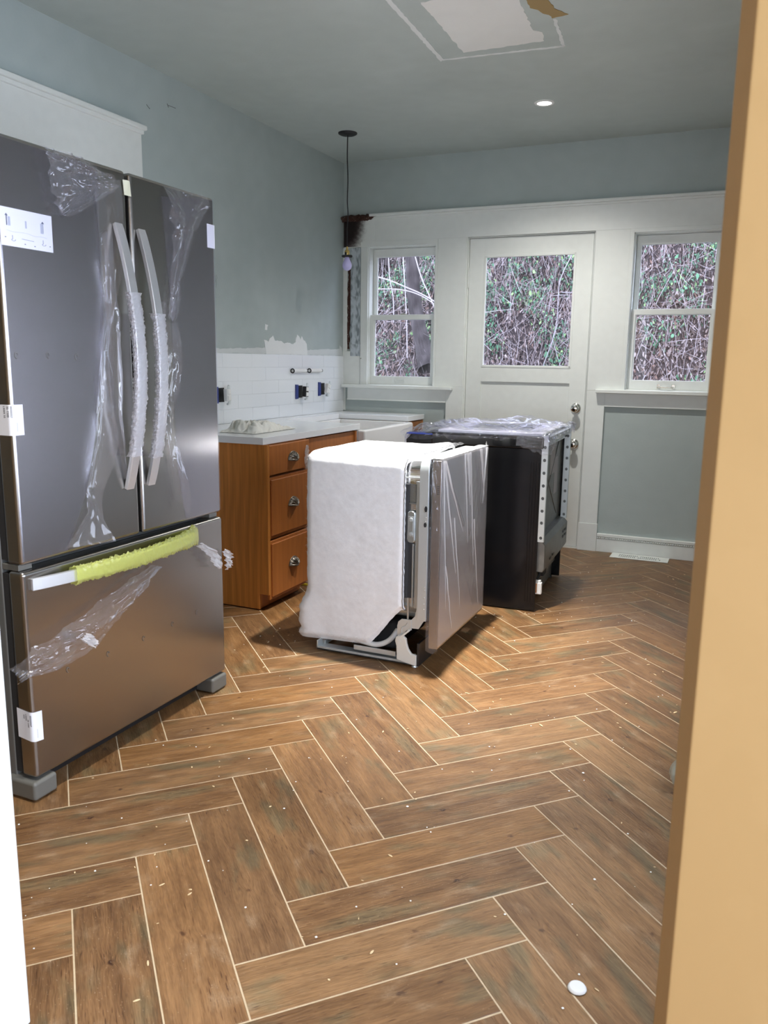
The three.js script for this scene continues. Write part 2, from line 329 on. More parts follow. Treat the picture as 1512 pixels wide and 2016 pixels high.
part(wallLeft, 'torn_patch', uvm(onX(ragged([[1.056, 1.395], [1.052, 1.43], [1.02, 1.425], [1.03, 1.395]], 0.006, 0.015), 0, 0.002)), M.plaster);
for (const [z0, y0, z1, y1] of [[2.068, 2.394, 2.045, 2.381], [1.91, 2.434, 1.85, 2.436], [1.915, 2.44, 1.905, 2.425]]) part(wallLeft, 'scratch', bar(V(0.0006, y0, z0), V(0.0006, y1, z1), 0.0016, 5), M.darkSteel);
for (const [z, y, h] of [[1.56, 1.62, 0.05], [1.545, 1.64, 0.03], [1.55, 1.6, 0.04]]) part(wallLeft, 'scratch', tube([V(0.0005, y, z), V(0.0005, y + h * 0.5, z - 0.01), V(0.0005, y + h, z - 0.004)], 0.0007, 6, 4), M.darkSteel);

// doorway wall between the kitchen and the hall, seen from the hall; its right end is a rounded plaster corner
{
  const s = new THREE.Shape(), r = 0.014, xe = 2.678;         // plan view, x and -z
  s.moveTo(X1 + 0.15, -ZD); s.lineTo(xe, -ZD); s.lineTo(xe, -(ZH - 0.05)); s.quadraticCurveTo(xe, -(ZH - 0.046), xe + 0.0015, -(ZH - 0.042)); s.lineTo(xe + r, -(ZH - 0.001)); s.quadraticCurveTo(xe + r + 0.0005, -ZH, xe + r + 0.003, -ZH); s.lineTo(X1 + 0.15, -ZH); s.closePath();
  const g = AX.y(extr(s, CEIL, 0, 12));
  struct('wall_doorway', uvm(join(g, bx(-0.15, 1.53, 0, CEIL, ZD, ZH), bx(1.53, 2.678, 2.15, CEIL, ZD, ZH))), M.tan);
}
const XJ = 1.597;
struct('trim_7', uvm(join(bx(1.44, 1.56, 0, 2.15, ZH, ZH + 0.018, 0.003), bx(1.52, XJ, 0, 2.15, ZD - 0.005, ZH + 0.012, 0.003))), M.trim);
// the unseen hall behind the camera, its window openings placed to light the doorway
struct('floor_hall', uvm(bx(0.4, 4.2, -0.12, -0.001, ZH, 8.0)), M.darkWood);
struct('ceiling_hall', uvm(bx(0.4, 4.2, CEIL, CEIL + 0.12, ZH, 8.0)), M.plaster);
struct('wall_hall_left', uvm(bx(0.25, 0.4, 0, CEIL, ZH, 8.0)), M.tan);
struct('wall_hall_right', uvm(join(bx(4.2, 4.35, 0, CEIL, ZH, 5.05), bx(4.2, 4.35, 0, CEIL, 6.45, 8.0), bx(4.2, 4.35, 0, 0.6, 5.05, 6.45), bx(4.2, 4.35, 1.9, CEIL, 5.05, 6.45))), M.tan);
struct('wall_hall_rear', uvm(join(bx(0.25, 2.24, 0, CEIL, 8.0, 8.15), bx(3.24, 4.35, 0, CEIL, 8.0, 8.15), bx(2.24, 3.24, 0, 0.65, 8.0, 8.15), bx(2.24, 3.24, 1.95, CEIL, 8.0, 8.15))), M.tan);
struct('wall_hall_front', uvm(join(bx(X1 + 0.15, 4.35, 0, CEIL, ZD, ZH))), M.tan);

// ---------------------------------------------------------------- white trim of the back wall
const P = 0.02;      // casings stand this far off the wall
struct('trim_1', uvm(join(bx(0.235, X1, 2.033, 2.188, 0, P, 0.002), bx(0.012, 0.24, 2.003, 2.188, 0, P - 0.004, 0.002),
  bx(0.22, X1, 2.186, 2.2, 0, 0.03, 0.004), bx(0.215, X1, 2.199, 2.218, 0, 0.046, 0.006))), M.trim);
// scorched and rotten corner of the head trim, paint chips on it
{
  const char = std({ roughness: 0.9, map: tex(256, 192, (u, v) => { const d = Math.hypot(u * 1.15, (1 - v) * 0.55) * 1.05 + 0.12 * fbm(u * 9, v * 9, 3) + 0.1 * N(u * 70, v * 60, 8); const q = sst(0.45, 0.95, d); return [lerp(30, 226, q), lerp(19, 229, q), lerp(17, 224, q)]; }, true, false), bumpMap: wallBump, bumpScale: 0.002 });
  const g = bx(0.012, 0.25, 2.006, 2.185, P - 0.003, P + 0.0012); const p = g.attributes.position, uv = g.attributes.uv;
  for (let i = 0; i < p.count; i++) uv.setXY(i, (p.getX(i) - 0.012) / 0.238, (p.getY(i) - 2.006) / 0.179);
  const t = scene.getObjectByName('trim_1');
  part(t, 'scorched_board', g, char, 'scorched dark brown board corner');
  part(t, 'rotten_ledge', uvm(sheet((u, v) => { const x = lerp(-0.0, 0.29, u), a = v * 3.1416 * 1.15, e = sst(1, 0.72, u); return V(x + 0.012 * N(x * 70, v * 6) - 0.03 * v * u, 2.196 + 0.021 * Math.cos(a) * (0.45 + 0.55 * e) + 0.009 * N(x * 60, v * 5, 3) + 0.006 * (1 - e), 0.016 + (0.012 + 0.02 * e) * Math.sin(a) + 0.012 * N(x * 50, v * 4, 9)); }, 60, 12), 4), M.rotWood, 'charred flaking ledge');
}
struct('trim_2', uvm(join(bx(0.0, 0.034, 1.285, 2.003, 0, 0.008, 0.002), bx(0.0, 0.022, 0.86, 1.035, 0, 0.008, 0.002), bx(0.0, 0.14, 1.05, 1.285, 0, 0.012, 0.002))), M.trim);
struct('trim_3', uvm(bx(0.062, 0.14, 1.25, 2.0, 0, 0.013, 0.002), 3), M.scraped);
part(scene.getObjectByName('trim_3'), 'rotten_strip', uvm(join(onZ(ragged([[0.036, 1.30], [0.052, 1.30], [0.05, 1.4], [0.063, 1.52], [0.06, 1.66], [0.066, 1.78], [0.06, 1.9], [0.045, 1.93], [0.04, 1.8], [0.036, 1.6]], 0.005, 0.02), 0.001, 0.006)), 5), M.rotWood, 'exposed dark rotten strip');
// window casings, wide board between window and door, right of the door
struct('trim_4', uvm(join(bx(0.145, 0.2, 1.05, 2.003, 0, P, 0.002), bx(0.705, 0.722, 1.05, 2.005, 0, P + 0.004, 0.002), bx(0.145, 0.722, 2.0, 2.034, 0, P + 0.003, 0.002),
  bx(0.722, 0.925, 1.05, 2.033, 0, P, 0.002), bx(0.806, 0.925, 0, 1.05, 0, P, 0.002), bx(0.925, 0.931, 0, 2.033, -0.02, P - 0.004))), M.trim);
struct('trim_5', uvm(join(bx(1.765, 1.975, 1.05, 2.033, 0, P, 0.002), bx(1.765, 1.882, 0.184, 1.05, 0, P, 0.002), bx(1.762, 1.886, 0, 0.184, 0, P + 0.005, 0.002),
  bx(1.975, 2.0, 1.05, 2.02, 0, P + 0.004, 0.002), bx(2.505, 2.53, 1.05, 2.02, 0, P + 0.004, 0.002), bx(1.975, 2.53, 2.01, 2.034, 0, P + 0.003, 0.002), bx(2.53, 2.75, 1.05, 2.033, 0, P, 0.002))), M.trim);
// stools (inner sills) and aprons
struct('trim_6', uvm(join(bx(0.012, 0.856, 1.026, 1.05, 0, 0.062, 0.005), bx(0.044, 0.806, 0.944, 1.026, 0, P, 0.002), bx(0.044, 0.806, 0.938, 0.946, 0, P + 0.006, 0.002),
  bx(1.826, 2.78, 1.036, 1.06, 0, 0.062, 0.005), bx(1.882, 2.75, 0.95, 1.036, 0, P, 0.002))), M.trim);
{
  const b = structGroup('baseboard_back');
  part(b, 'board', uvm(join(bx(1.886, X1, 0.0, 0.086, 0, 0.018, 0.002), bx(1.886, X1, 0.1, 0.122, 0, 0.022, 0.004), bx(1.886, X1, 0.084, 0.102, 0, 0.012))), M.trim);
  const beads = []; for (let x = 1.892; x < X1 - 0.3; x += 0.0135) { const g = new THREE.SphereGeometry(0.0085, 8, 5); g.scale(0.95, 0.62, 0.8); g.rotateZ(0.6); g.translate(x, 0.093, 0.0155); beads.push(g); }
  const m = part(b, 'rope_moulding', join(beads), M.trim, 'twisted rope moulding'); m.userData.kind = 'stuff';
}
// casing of the closed-off opening behind the refrigerator
struct('trim_8', uvm(join(bx(0, P, 1.9, 2.245, 2.135, 4.1, 0.002), bx(0, 0.032, 2.243, 2.262, 2.128, 4.1, 0.004), bx(0, 0.046, 2.26, 2.282, 2.12, 4.1, 0.006), bx(0, P, 0.0, 1.9, 2.14, 2.27, 0.002))), M.trim);

// ---------------------------------------------------------------- windows and door
function sashWindow(name, X0, XR, Y0, Y1, yr) {
  const w = structGroup(name);
  part(w, 'jamb', uvm(join(bx(X0 - 0.012, X0 + 0.006, Y0, Y1, -0.1, 0.004), bx(XR - 0.006, XR + 0.012, Y0, Y1, -0.1, 0.004), bx(X0, XR, Y1 - 0.006, Y1 + 0.012, -0.1, 0.004), bx(X0, XR, Y0 - 0.012, Y0 + 0.004, -0.1, 0.004))), M.trim);
  const sash = (x0, x1, y0, y1, z, st, tr, br) => {
    part(w, 'sash', uvm(join(bx(x0, x0 + st, y0, y1, z - 0.034, z, 0.002), bx(x1 - st, x1, y0, y1, z - 0.034, z, 0.002), bx(x0 + st - 0.002, x1 - st + 0.002, y1 - tr, y1, z - 0.034, z, 0.002), bx(x0 + st - 0.002, x1 - st + 0.002, y0, y0 + br, z - 0.034, z, 0.002),
      bx(x0 + st - 0.001, x0 + st + 0.006, y0 + br, y1 - tr, z - 0.022, z - 0.008), bx(x1 - st - 0.006, x1 - st + 0.001, y0 + br, y1 - tr, z - 0.022, z - 0.008))), M.trim);
    part(w, 'pane', bx(x0 + st - 0.004, x1 - st + 0.004, y0 + br - 0.004, y1 - tr + 0.004, z - 0.019, z - 0.016), M.glass);
  };
  sash(X0 + 0.008, XR - 0.008, yr - 0.03, Y1 - 0.008, -0.06, 0.022, 0.055, 0.036);
  sash(X0 + 0.006, XR - 0.006, Y0 + 0.004, yr + 0.004, -0.02, 0.026, 0.034, 0.058);
  return w;
}
const win1 = sashWindow('window_1', W1[0], W1[1], W1[2], W1[3], 1.536);
const win2 = sashWindow('window_2', W2[0], W2[1], W2[2], W2[3], 1.553);
part(win1, 'sash_pull', join(bx(0.405, 0.475, 1.074, 1.079, -0.021, -0.013, 0.001), bx(0.405, 0.475, 1.09, 1.095, -0.021, -0.013, 0.001), bx(0.405, 0.41, 1.074, 1.095, -0.021, -0.013), bx(0.47, 0.475, 1.074, 1.095, -0.021, -0.013)), M.trim);
part(win1, 'sash_lock', join(bx(0.435, 0.475, 1.541, 1.549, -0.05, -0.024, 0.002)), M.nickel);
part(win2, 'sash_pull', join(tube([V(2.2, 1.085, -0.02), V(2.2, 1.082, 0.006), V(2.225, 1.08, 0.012), V(2.262, 1.08, 0.012), V(2.287, 1.082, 0.006), V(2.287, 1.085, -0.02)], 0.0045, 20, 6), bx(2.19, 2.21, 1.074, 1.098, -0.021, -0.016, 0.002), bx(2.277, 2.297, 1.074, 1.098, -0.021, -0.016, 0.002)), M.nickel, 'metal sash lift');
{
  const d = structGroup('door_1'), z = -0.006, x0 = 0.939, x1 = 1.752, y0 = 0.012, y1 = 2.024;
  part(d, 'door_frame', uvm(join(bx(0.925, 0.937, 0, 2.03, -0.1, 0.0), bx(1.755, 1.767, 0, 2.03, -0.1, 0.0), bx(0.925, 1.767, 2.026, 2.036, -0.1, 0.0), bx(0.925, 1.767, -0.01, 0.01, -0.1, 0.0))), M.trim);
  const gx0 = 1.045, gx1 = 1.646, gy0 = 1.19, gy1 = 1.911, t = -0.04;
  part(d, 'door_leaf', uvm(join(bx(x0, gx0, y0, y1, z + t, z, 0.002), bx(gx1, x1, y0, y1, z + t, z, 0.002), bx(gx0 - 0.002, gx1 + 0.002, gy1, y1, z + t, z, 0.002), bx(gx0 - 0.002, gx1 + 0.002, 1.09, gy0, z + t, z, 0.002),
    bx(gx0 - 0.002, gx1 + 0.002, y0, 0.24, z + t, z, 0.002))), M.trim);
  part(d, 'lower_panel', uvm(bx(gx0 - 0.004, gx1 + 0.004, 0.236, 1.094, z - 0.028, z - 0.012)), M.trim);
  const bead = 0.012;
  part(d, 'glazing_bead', uvm(join(bx(gx0 - bead * 0.3, gx0 + bead, gy0, gy1, z - 0.016, z + 0.003, 0.002), bx(gx1 - bead, gx1 + bead * 0.3, gy0, gy1, z - 0.016, z + 0.003, 0.002), bx(gx0, gx1, gy1 - bead, gy1 + bead * 0.3, z - 0.016, z + 0.003, 0.002), bx(gx0, gx1, gy0 - bead * 0.3, gy0 + bead, z - 0.016, z + 0.003, 0.002))), M.trim);
  part(d, 'pane', bx(gx0, gx1, gy0, gy1, z - 0.024, z - 0.02), M.glass);
  const knob = (y, r) => { const pts = [[0, 0.062], [0.016, 0.061], [0.024, 0.054], [0.027, 0.046], [0.023, 0.036], [0.013, 0.03], [0.011, 0.012], [0.03, 0.008], [0.033, 0.0]].reverse().map(([a, b]) => new THREE.Vector2(a * r, b)); const g = new THREE.LatheGeometry(pts, 28); g.rotateX(Math.PI / 2); g.translate(1.698, y, z); return g; };
  part(d, 'door_knob', knob(0.933, 1.0), M.chrome, 'round chrome knob');
  part(d, 'door_knob', knob(0.70, 1.0), M.chrome, 'second knob low down behind the stove');
  part(d, 'hinge', join(bar(V(0.937, 1.71, 0.002), V(0.937, 1.815, 0.002), 0.006, 10), bar(V(0.937, 1.815, 0.002), V(0.937, 1.835, 0.002), 0.007, 10)), M.trim);
}
// floor register below the right window
{
  const g = thing('floor_register', 'white metal floor vent with small slots lying flat before the baseboard', 'vent', [2.175, 0.0004, 0.088]);
  const x0 = 1.995, x1 = 2.35, z0 = 0.024, z1 = 0.152, y = 0.0045;
  const s = shp([[x0, -z0], [x0, -z1], [x1, -z1], [x1, -z0]]);
  for (let i = 0; i < 22; i++) for (let j = 0; j < 2; j++) { const cx = x0 + 0.052 + i * 0.0118, cz = -(0.066 + j * 0.04), h = new THREE.Path(); if ((i + j) % 11 === 10) continue; h.moveTo(cx, cz - 0.015); h.lineTo(cx + 0.0055, cz - 0.015); h.lineTo(cx + 0.0055, cz + 0.015); h.lineTo(cx, cz + 0.015); h.closePath(); s.holes.push(h); }
  for (const cx of [x0 + 0.03, x1 - 0.03]) { const h = new THREE.Path(); h.absellipse(cx, -0.088, 0.009, 0.019, 0, 6.283, true); s.holes.push(h); }
  part(g, 'grille', AX.y(extr(s, y - 0.0015, 0.0006)).translate(0, 0.0016, 0), M.trim);
  part(g, 'duct', bx(x0 + 0.015, x1 - 0.015, 0.0006, 0.0014, z0 + 0.02, z1 - 0.02), M.blackMatte, 'dark duct under the slots');
}

// ---------------------------------------------------------------- refrigerator
{
  const f = thing('refrigerator', 'large stainless steel french-door refrigerator with plastic film still hanging on its doors', 'refrigerator', [0.62, 0, 3.4]);
  part(f, 'cabinet_body', bx(0.25, 0.925, 0.02, 1.735, 2.962, 3.848, 0.006), M.darkSteel);
  part(f, 'door_gasket', join(bx(0.925, 0.947, 0.682, 1.742, 3.392, 3.845), bx(0.925, 0.947, 0.682, 1.742, 2.963, 3.366), bx(0.925, 0.95, 0.07, 0.645, 2.96, 3.846)), M.blackMatte);
  part(f, 'hinge_cover', bx(0.86, 0.975, 1.736, 1.758, 3.77, 3.845, 0.006), M.greyPlastic);
  part(f, 'hinge_cover', bx(0.86, 0.975, 1.736, 1.758, 2.965, 3.04, 0.006), M.greyPlastic);
  for (const z of [3.8, 2.957]) part(f, 'middle_hinge', bx(0.925, 0.985, 0.655, 0.672, z, z + 0.046, 0.002), M.greyPlastic);
  const dl = part(f, 'door', uvm(bx(0.947, 1.003, 0.672, 1.752, 3.387, 3.85, 0.011, 4)), M.stainless);
  const dr = part(f, 'door', uvm(bx(0.947, 1.003, 0.672, 1.752, 2.956, 3.372, 0.011, 4)), M.stainless);
  const dw = part(f, 'freezer_drawer', uvm(bx(0.95, 1.005, 0.064, 0.654, 2.952, 3.853, 0.011, 4)), M.stainless);
  part(f, 'flipper_mullion', bx(0.93, 0.955, 0.68, 1.74, 3.362, 3.396), M.black);
  part(f, 'base_grille', bx(0.9, 0.94, 0.012, 0.06, 3.0, 3.8), M.black);
  part(f, 'foot', bx(0.9, 1.012, 0.004, 0.058, 3.785, 3.868, 0.009, 3), M.greyPlastic);
  part(f, 'foot', bx(0.9, 1.012, 0.004, 0.058, 2.955, 3.045, 0.009, 3), M.greyPlastic);
  // bowed handles
  const prof = (t) => 0.068 * Math.pow(Math.sin(Math.PI * clamp(t, 0.0, 1)), 0.85);
  const bow = (y0, y1, z0, z1) => {
    const pts = [], n = 40; const th = 0.013;
    for (let i = 0; i <= n; i++) { const t = i / n; pts.push([1.004 + 0.009 + prof(t) * 0.93, lerp(y0, y1, t)]); }
    for (let i = n; i >= 0; i--) { const t = i / n; pts.push([Math.max(1.0025, 1.004 + 0.009 + prof(t) * 0.93 - th), lerp(y0 + 0.004, y1 - 0.004, t)]); }
    return onZ(pts, z0, z1 - z0, 0.0016);
  };
  const hl = part(dl, 'handle', bow(0.822, 1.6, 3.420, 3.45), M.handle);
  const hr = part(dr, 'handle', bow(0.822, 1.597, 3.322, 3.352), M.handle);
  const dpts = [], n2 = 30; for (let i = 0; i <= n2; i++) dpts.push([1.014 + 0.05 * Math.pow(Math.sin(Math.PI * i / n2), 0.85), -lerp(3.115, 3.828, i / n2)]); for (let i = n2; i >= 0; i--) dpts.push([Math.max(1.004, 1.001 + 0.05 * Math.pow(Math.sin(Math.PI * i / n2), 0.85)), -lerp(3.117, 3.826, i / n2)]);
  part(dw, 'handle', AX.y(extr(shp(dpts), 0.03, 0.0016)).translate(0, 0.602, 0), M.handle);
  // foam sleeves left on the handles
  const sleeve = (c, ax, ay, n, ph, rough) => sheet((u, v) => {
    const a = u * 6.28318, q = c(v), cs = Math.cos(a), sn = Math.sin(a);
    const pr = Math.pow(Math.abs(cs), 4) + Math.pow(Math.abs(sn), 4), k = 1 / Math.pow(pr, 0.25);
    const ruff = 1 + rough * (0.5 * N(Math.cos(a) * 1.6 + ph, v * n, Math.sin(a) * 1.6) + 0.9 * N(Math.cos(a) * 4, v * n * 3.1, ph + Math.sin(a) * 4) + 0.6 * N(Math.cos(a) * 9, v * n * 8, ph)) * (0.45 + 0.9 * Math.pow(Math.abs(cs), 3)) + 0.5 * rough * (sst(0.04, 0, v) + sst(0.96, 1, v));
    return V(q[0] + ax * k * sn * ruff, q[1], q[2] + ay * k * cs * ruff);
  }, 32, 220);
  const hy = (y) => 1.0065 + 0.93 * prof((y - 0.822) / 0.778);
  part(dl, 'foam_sleeve', sleeve((v) => { const y = lerp(0.925, 1.405, v); return [hy(y), y, 3.435]; }, 0.012, 0.021, 17, 3, 0.3), M.foam, 'crinkled white foam sleeve');
  part(dr, 'foam_sleeve', sleeve((v) => { const y = lerp(0.912, 1.35, v); return [hy(y), y, 3.337]; }, 0.012, 0.021, 17, 9, 0.3), M.foam, 'crinkled white foam sleeve');
  const sl = sleeve((v) => { const y = lerp(0, 1, v); return [0, y, 0]; }, 0.013, 0.023, 13, 5, 0.3);
  { const p = sl.attributes.position; for (let i = 0; i < p.count; i++) { const x = p.getX(i), t = p.getY(i), w = p.getZ(i), s = lerp(0.83, 0.008, t); p.setXYZ(i, 1.0075 + 0.05 * Math.pow(Math.sin(Math.PI * clamp(s)), 0.85) + x, 0.617 + w * (1 + 0.25 * sst(0.6, 1, t)), lerp(3.115, 3.828, s)); } sl.computeVertexNormals(); }
  part(dw, 'foam_sleeve', sl, M.foamYellow, 'crinkled yellow foam sleeve');
  // protective film peeling off; L and R are the two borders of a piece as [z, y] lists
  const filmX = (L, R, x0, amp, nu, nv, ph, lift = () => 0) => sheet((u, v) => {
    const a = poly(L, v), b = poly(R, v), z = lerp(a[0], b[0], u), y = lerp(a[1], b[1], u);
    const cr = Math.abs(N(u * 3.2 + v * 1.5 + ph, v * 4 - u, ph)) + 0.6 * Math.abs(N(u * 9 + v * 4, v * 8 - u * 3, ph + 4)) + 0.28 * Math.abs(N(z * 34, y * 24, ph + 9));
    return V(x0 + 0.0012 + amp * cr + lift(u, v), y, z);
  }, nu, nv);
  const film = (p, g, mat = M.film) => part(p, 'protective_film', g, mat);
  // near door: film still on the left half, its free edge curling beside the handle
  film(dl, filmX([[3.846, 1.745], [3.846, 1.6], [3.846, 1.45], [3.846, 1.3], [3.846, 1.15], [3.846, 1.0], [3.846, 0.85], [3.846, 0.68]], [[3.50, 1.735], [3.505, 1.6], [3.505, 1.45], [3.508, 1.3], [3.53, 1.15], [3.56, 1.0], [3.60, 0.85], [3.69, 0.68]], 1.003, 0.0008, 14, 30, 2), M.filmThin);
  film(dl, filmX([[3.71, 1.748], [3.70, 1.72], [3.69, 1.65], [3.665, 1.592]], [[3.56, 1.748], [3.47, 1.722], [3.44, 1.69], [3.63, 1.585]], 1.003, 0.03, 40, 40, 5, (u, v) => 0.012 * Math.abs(Math.sin(u * 9 + v * 5)) * Math.sin(Math.PI * v)));
  film(dl, filmX([[3.52, 1.70], [3.51, 1.5], [3.505, 1.37], [3.548, 1.15], [3.56, 0.99], [3.61, 0.85], [3.615, 0.78], [3.70, 0.69]], [[3.44, 1.715], [3.478, 1.5], [3.475, 1.37], [3.512, 1.15], [3.528, 0.99], [3.57, 0.85], [3.556, 0.76], [3.54, 0.682]], 1.003, 0.014, 14, 90, 8, (u, v) => 0.022 * u * u * (1.2 + Math.sin(v * 13))));
  film(dl, filmX([[3.5, 1.56], [3.505, 1.3], [3.50, 1.05], [3.46, 0.86]], [[3.462, 1.58], [3.46, 1.3], [3.47, 1.05], [3.44, 0.84]], 1.003, 0.01, 10, 60, 14, (u, v) => 0.03 * Math.sin(Math.PI * u) * Math.sin(Math.PI * v) + 0.004));
  // far door
  film(dr, filmX([[3.23, 1.71], [3.2, 1.35], [3.2, 0.9], [3.16, 0.68]], [[2.96, 1.748], [2.96, 1.35], [2.96, 0.9], [2.96, 0.68]], 1.003, 0.0008, 14, 30, 22), M.filmThin);
  film(dr, filmX([[3.225, 1.742], [3.205, 1.66], [3.19, 1.6], [3.215, 1.45], [3.225, 1.35]], [[3.0, 1.75], [3.03, 1.69], [3.09, 1.62], [3.17, 1.45], [3.205, 1.33]], 1.003, 0.026, 34, 60, 25, (u, v) => 0.014 * Math.sin(Math.PI * v) * Math.abs(Math.sin(u * 7))));
  film(dr, filmX([[3.238, 1.33], [3.255, 1.1], [3.25, 0.93], [3.215, 0.76]], [[3.205, 1.33], [3.22, 1.1], [3.212, 0.93], [3.185, 0.70]], 1.003, 0.01, 10, 70, 28, (u, v) => 0.02 * u * (1.1 + Math.sin(v * 9))));
  // freezer drawer: a strip of film torn down towards the lower left, and loose ends by the right corner
  film(dw, filmX([[3.36, 0.568], [3.50, 0.54], [3.72, 0.48], [3.85, 0.45], [3.90, 0.40]], [[3.332, 0.555], [3.43, 0.49], [3.54, 0.425], [3.64, 0.375], [3.88, 0.35]], 1.005, 0.03, 36, 90, 31, (u, v) => 0.008 + 0.016 * Math.sin(Math.PI * u) - 0.03 * sst(0.86, 1, v)));
  film(dw, filmX([[3.70, 0.43], [3.685, 0.415], [3.66, 0.39]], [[3.675, 0.44], [3.66, 0.432], [3.635, 0.405]], 1.005, 0.03, 10, 12, 36, (u, v) => 0.03), M.filmMilky);
  film(dw, filmX([[3.13, 0.582], [3.09, 0.545], [3.035, 0.48]], [[3.105, 0.59], [3.02, 0.535], [3.005, 0.475]], 1.005, 0.024, 20, 24, 41, (u, v) => 0.012 + 0.01 * v), M.filmMilky);
  film(dw, filmX([[2.975, 0.53], [2.965, 0.495], [2.955, 0.455]], [[2.955, 0.535], [2.935, 0.51], [2.925, 0.47]], 1.0, 0.03, 14, 16, 45, (u, v) => 0.012), M.filmMilky);
  // stickers and tape
  const stickTex = (fn) => { const c = document.createElement('canvas'); c.width = 256; c.height = 256; const x = c.getContext('2d'); x.fillStyle = '#e6e8ee'; x.fillRect(0, 0, 256, 256); fn(x); const t = new THREE.CanvasTexture(c); t.colorSpace = THREE.SRGBColorSpace; return std({ map: t, roughness: 0.5 }); };
  const sticker = (p, z0, z1, y0, y1, x, mat, wrapBack, label, skew = 0) => part(p, 'label_sticker', sheet((u, v) => {   // runs round the door's edge when z0 passes it
    let z = lerp(z0, z1, u), xx = x + 0.0012; const y = lerp(y0, y1, v) + skew * (u - 0.5);
    if (wrapBack !== null && z > wrapBack - 0.011) { const s = z - (wrapBack - 0.011), r = 0.0122; if (s < r * 1.5708) { z = wrapBack - 0.011 + r * Math.sin(s / r); xx = x - 0.011 + r * Math.cos(s / r); } else { z = wrapBack + 0.0012; xx = x - 0.011 - (s - r * 1.5708); } }
    return V(xx, y, z);
  }, 40, 2), mat, label);
  sticker(dl, 3.845, 3.679, 1.488, 1.58, 1.003, stickTex((x) => { x.strokeStyle = x.fillStyle = '#5a6070'; x.lineWidth = 5; for (const [a, b] of [[30, 50], [206, 60]]) { x.fillRect(a, b, 5, 70); x.beginPath(); x.moveTo(a - 5, b + 6); x.lineTo(a + 2, b - 10); x.lineTo(a + 10, b + 6); x.fill(); } x.fillStyle = '#b4bac6'; x.fillRect(120, 70, 8, 50); x.fillRect(196, 66, 14, 70); x.fillRect(38, 60, 12, 60); x.strokeStyle = '#8a90a0'; x.lineWidth = 3; for (const a of [56, 206]) { x.beginPath(); x.moveTo(a, 180); x.lineTo(a, 206); x.arc(a + 4, 210, 9, 3.1, 6, true); x.stroke(); } x.beginPath(); x.moveTo(100, 196); x.lineTo(160, 200); x.stroke(); x.fillStyle = '#5a6070'; for (const [a, b] of [[112, 226], [160, 230], [20, 196], [238, 214]]) x.fillRect(a, b, 6, 6); x.strokeStyle = '#c6cad4'; x.beginPath(); x.moveTo(30, 150); x.bezierCurveTo(70, 170, 110, 140, 150, 160); x.bezierCurveTo(180, 170, 200, 150, 226, 164); x.stroke(); }), null, 'white instruction sheet with arrows');
  const textish = (rows) => stickTex((x) => { x.fillStyle = '#2c2f36'; x.save(); x.translate(128, 128); x.rotate(Math.PI / 2); for (const [t, px, a, b] of rows) { x.font = `bold ${px}px sans-serif`; x.fillText(t, a, b); } x.restore(); x.fillStyle = '#aeb2bc'; x.fillRect(196, 150, 4, 76); });
  sticker(dl, 3.905, 3.813, 1.017, 1.096, 1.003, textish([['0000000927', 18, -118, -24], ['36-1500', 26, -118, 6], ['LNMX 55', 24, -118, 38]]), 3.85, 'white sticker with printed numbers, wrapped round the door edge');
  sticker(dw, 3.905, 3.82, 0.176, 0.262, 1.005, textish([['00000047', 22, -100, -10], ['36 1500', 20, -60, 14], ['LNMX', 20, -100, 36], ['WW', 20, -90, 58]]), 3.853, 'white sticker with printed numbers, wrapped round the drawer edge', -0.012);
  sticker(dr, 3.0, 2.957, 1.588, 1.665, 1.003, M.paper, null, 'small white sticker');
  part(dl, 'tape', sheet((u, v) => V(1.0045 + 0.006 * Math.sin(Math.PI * u) * v + 0.002, lerp(1.684, 1.725, v), lerp(3.40, 3.37, u) + 0.004 * v), 6, 4), std({ color: RGB(0.66, 0.66, 0.5), roughness: 0.5, side: THREE.DoubleSide }), 'strip of pale masking tape');
  for (const [p, z, y] of [[dl, 3.822, 1.22], [dl, 3.719, 1.221], [dl, 3.618, 1.218], [dr, 3.178, 1.22], [dw, 3.718, 0.338], [dw, 3.557, 0.331], [dw, 3.397, 0.33], [dw, 3.252, 0.335], [dw, 3.118, 0.338]]) { const g = new THREE.TorusGeometry(0.006, 0.0007, 5, 16, 4.9); g.scale(0.8, 1.25, 1); g.rotateY(Math.PI / 2); g.translate(p === dw ? 1.0068 : 1.0045, y, z); part(p, 'printed_mark', g, M.darkSteel); }
}

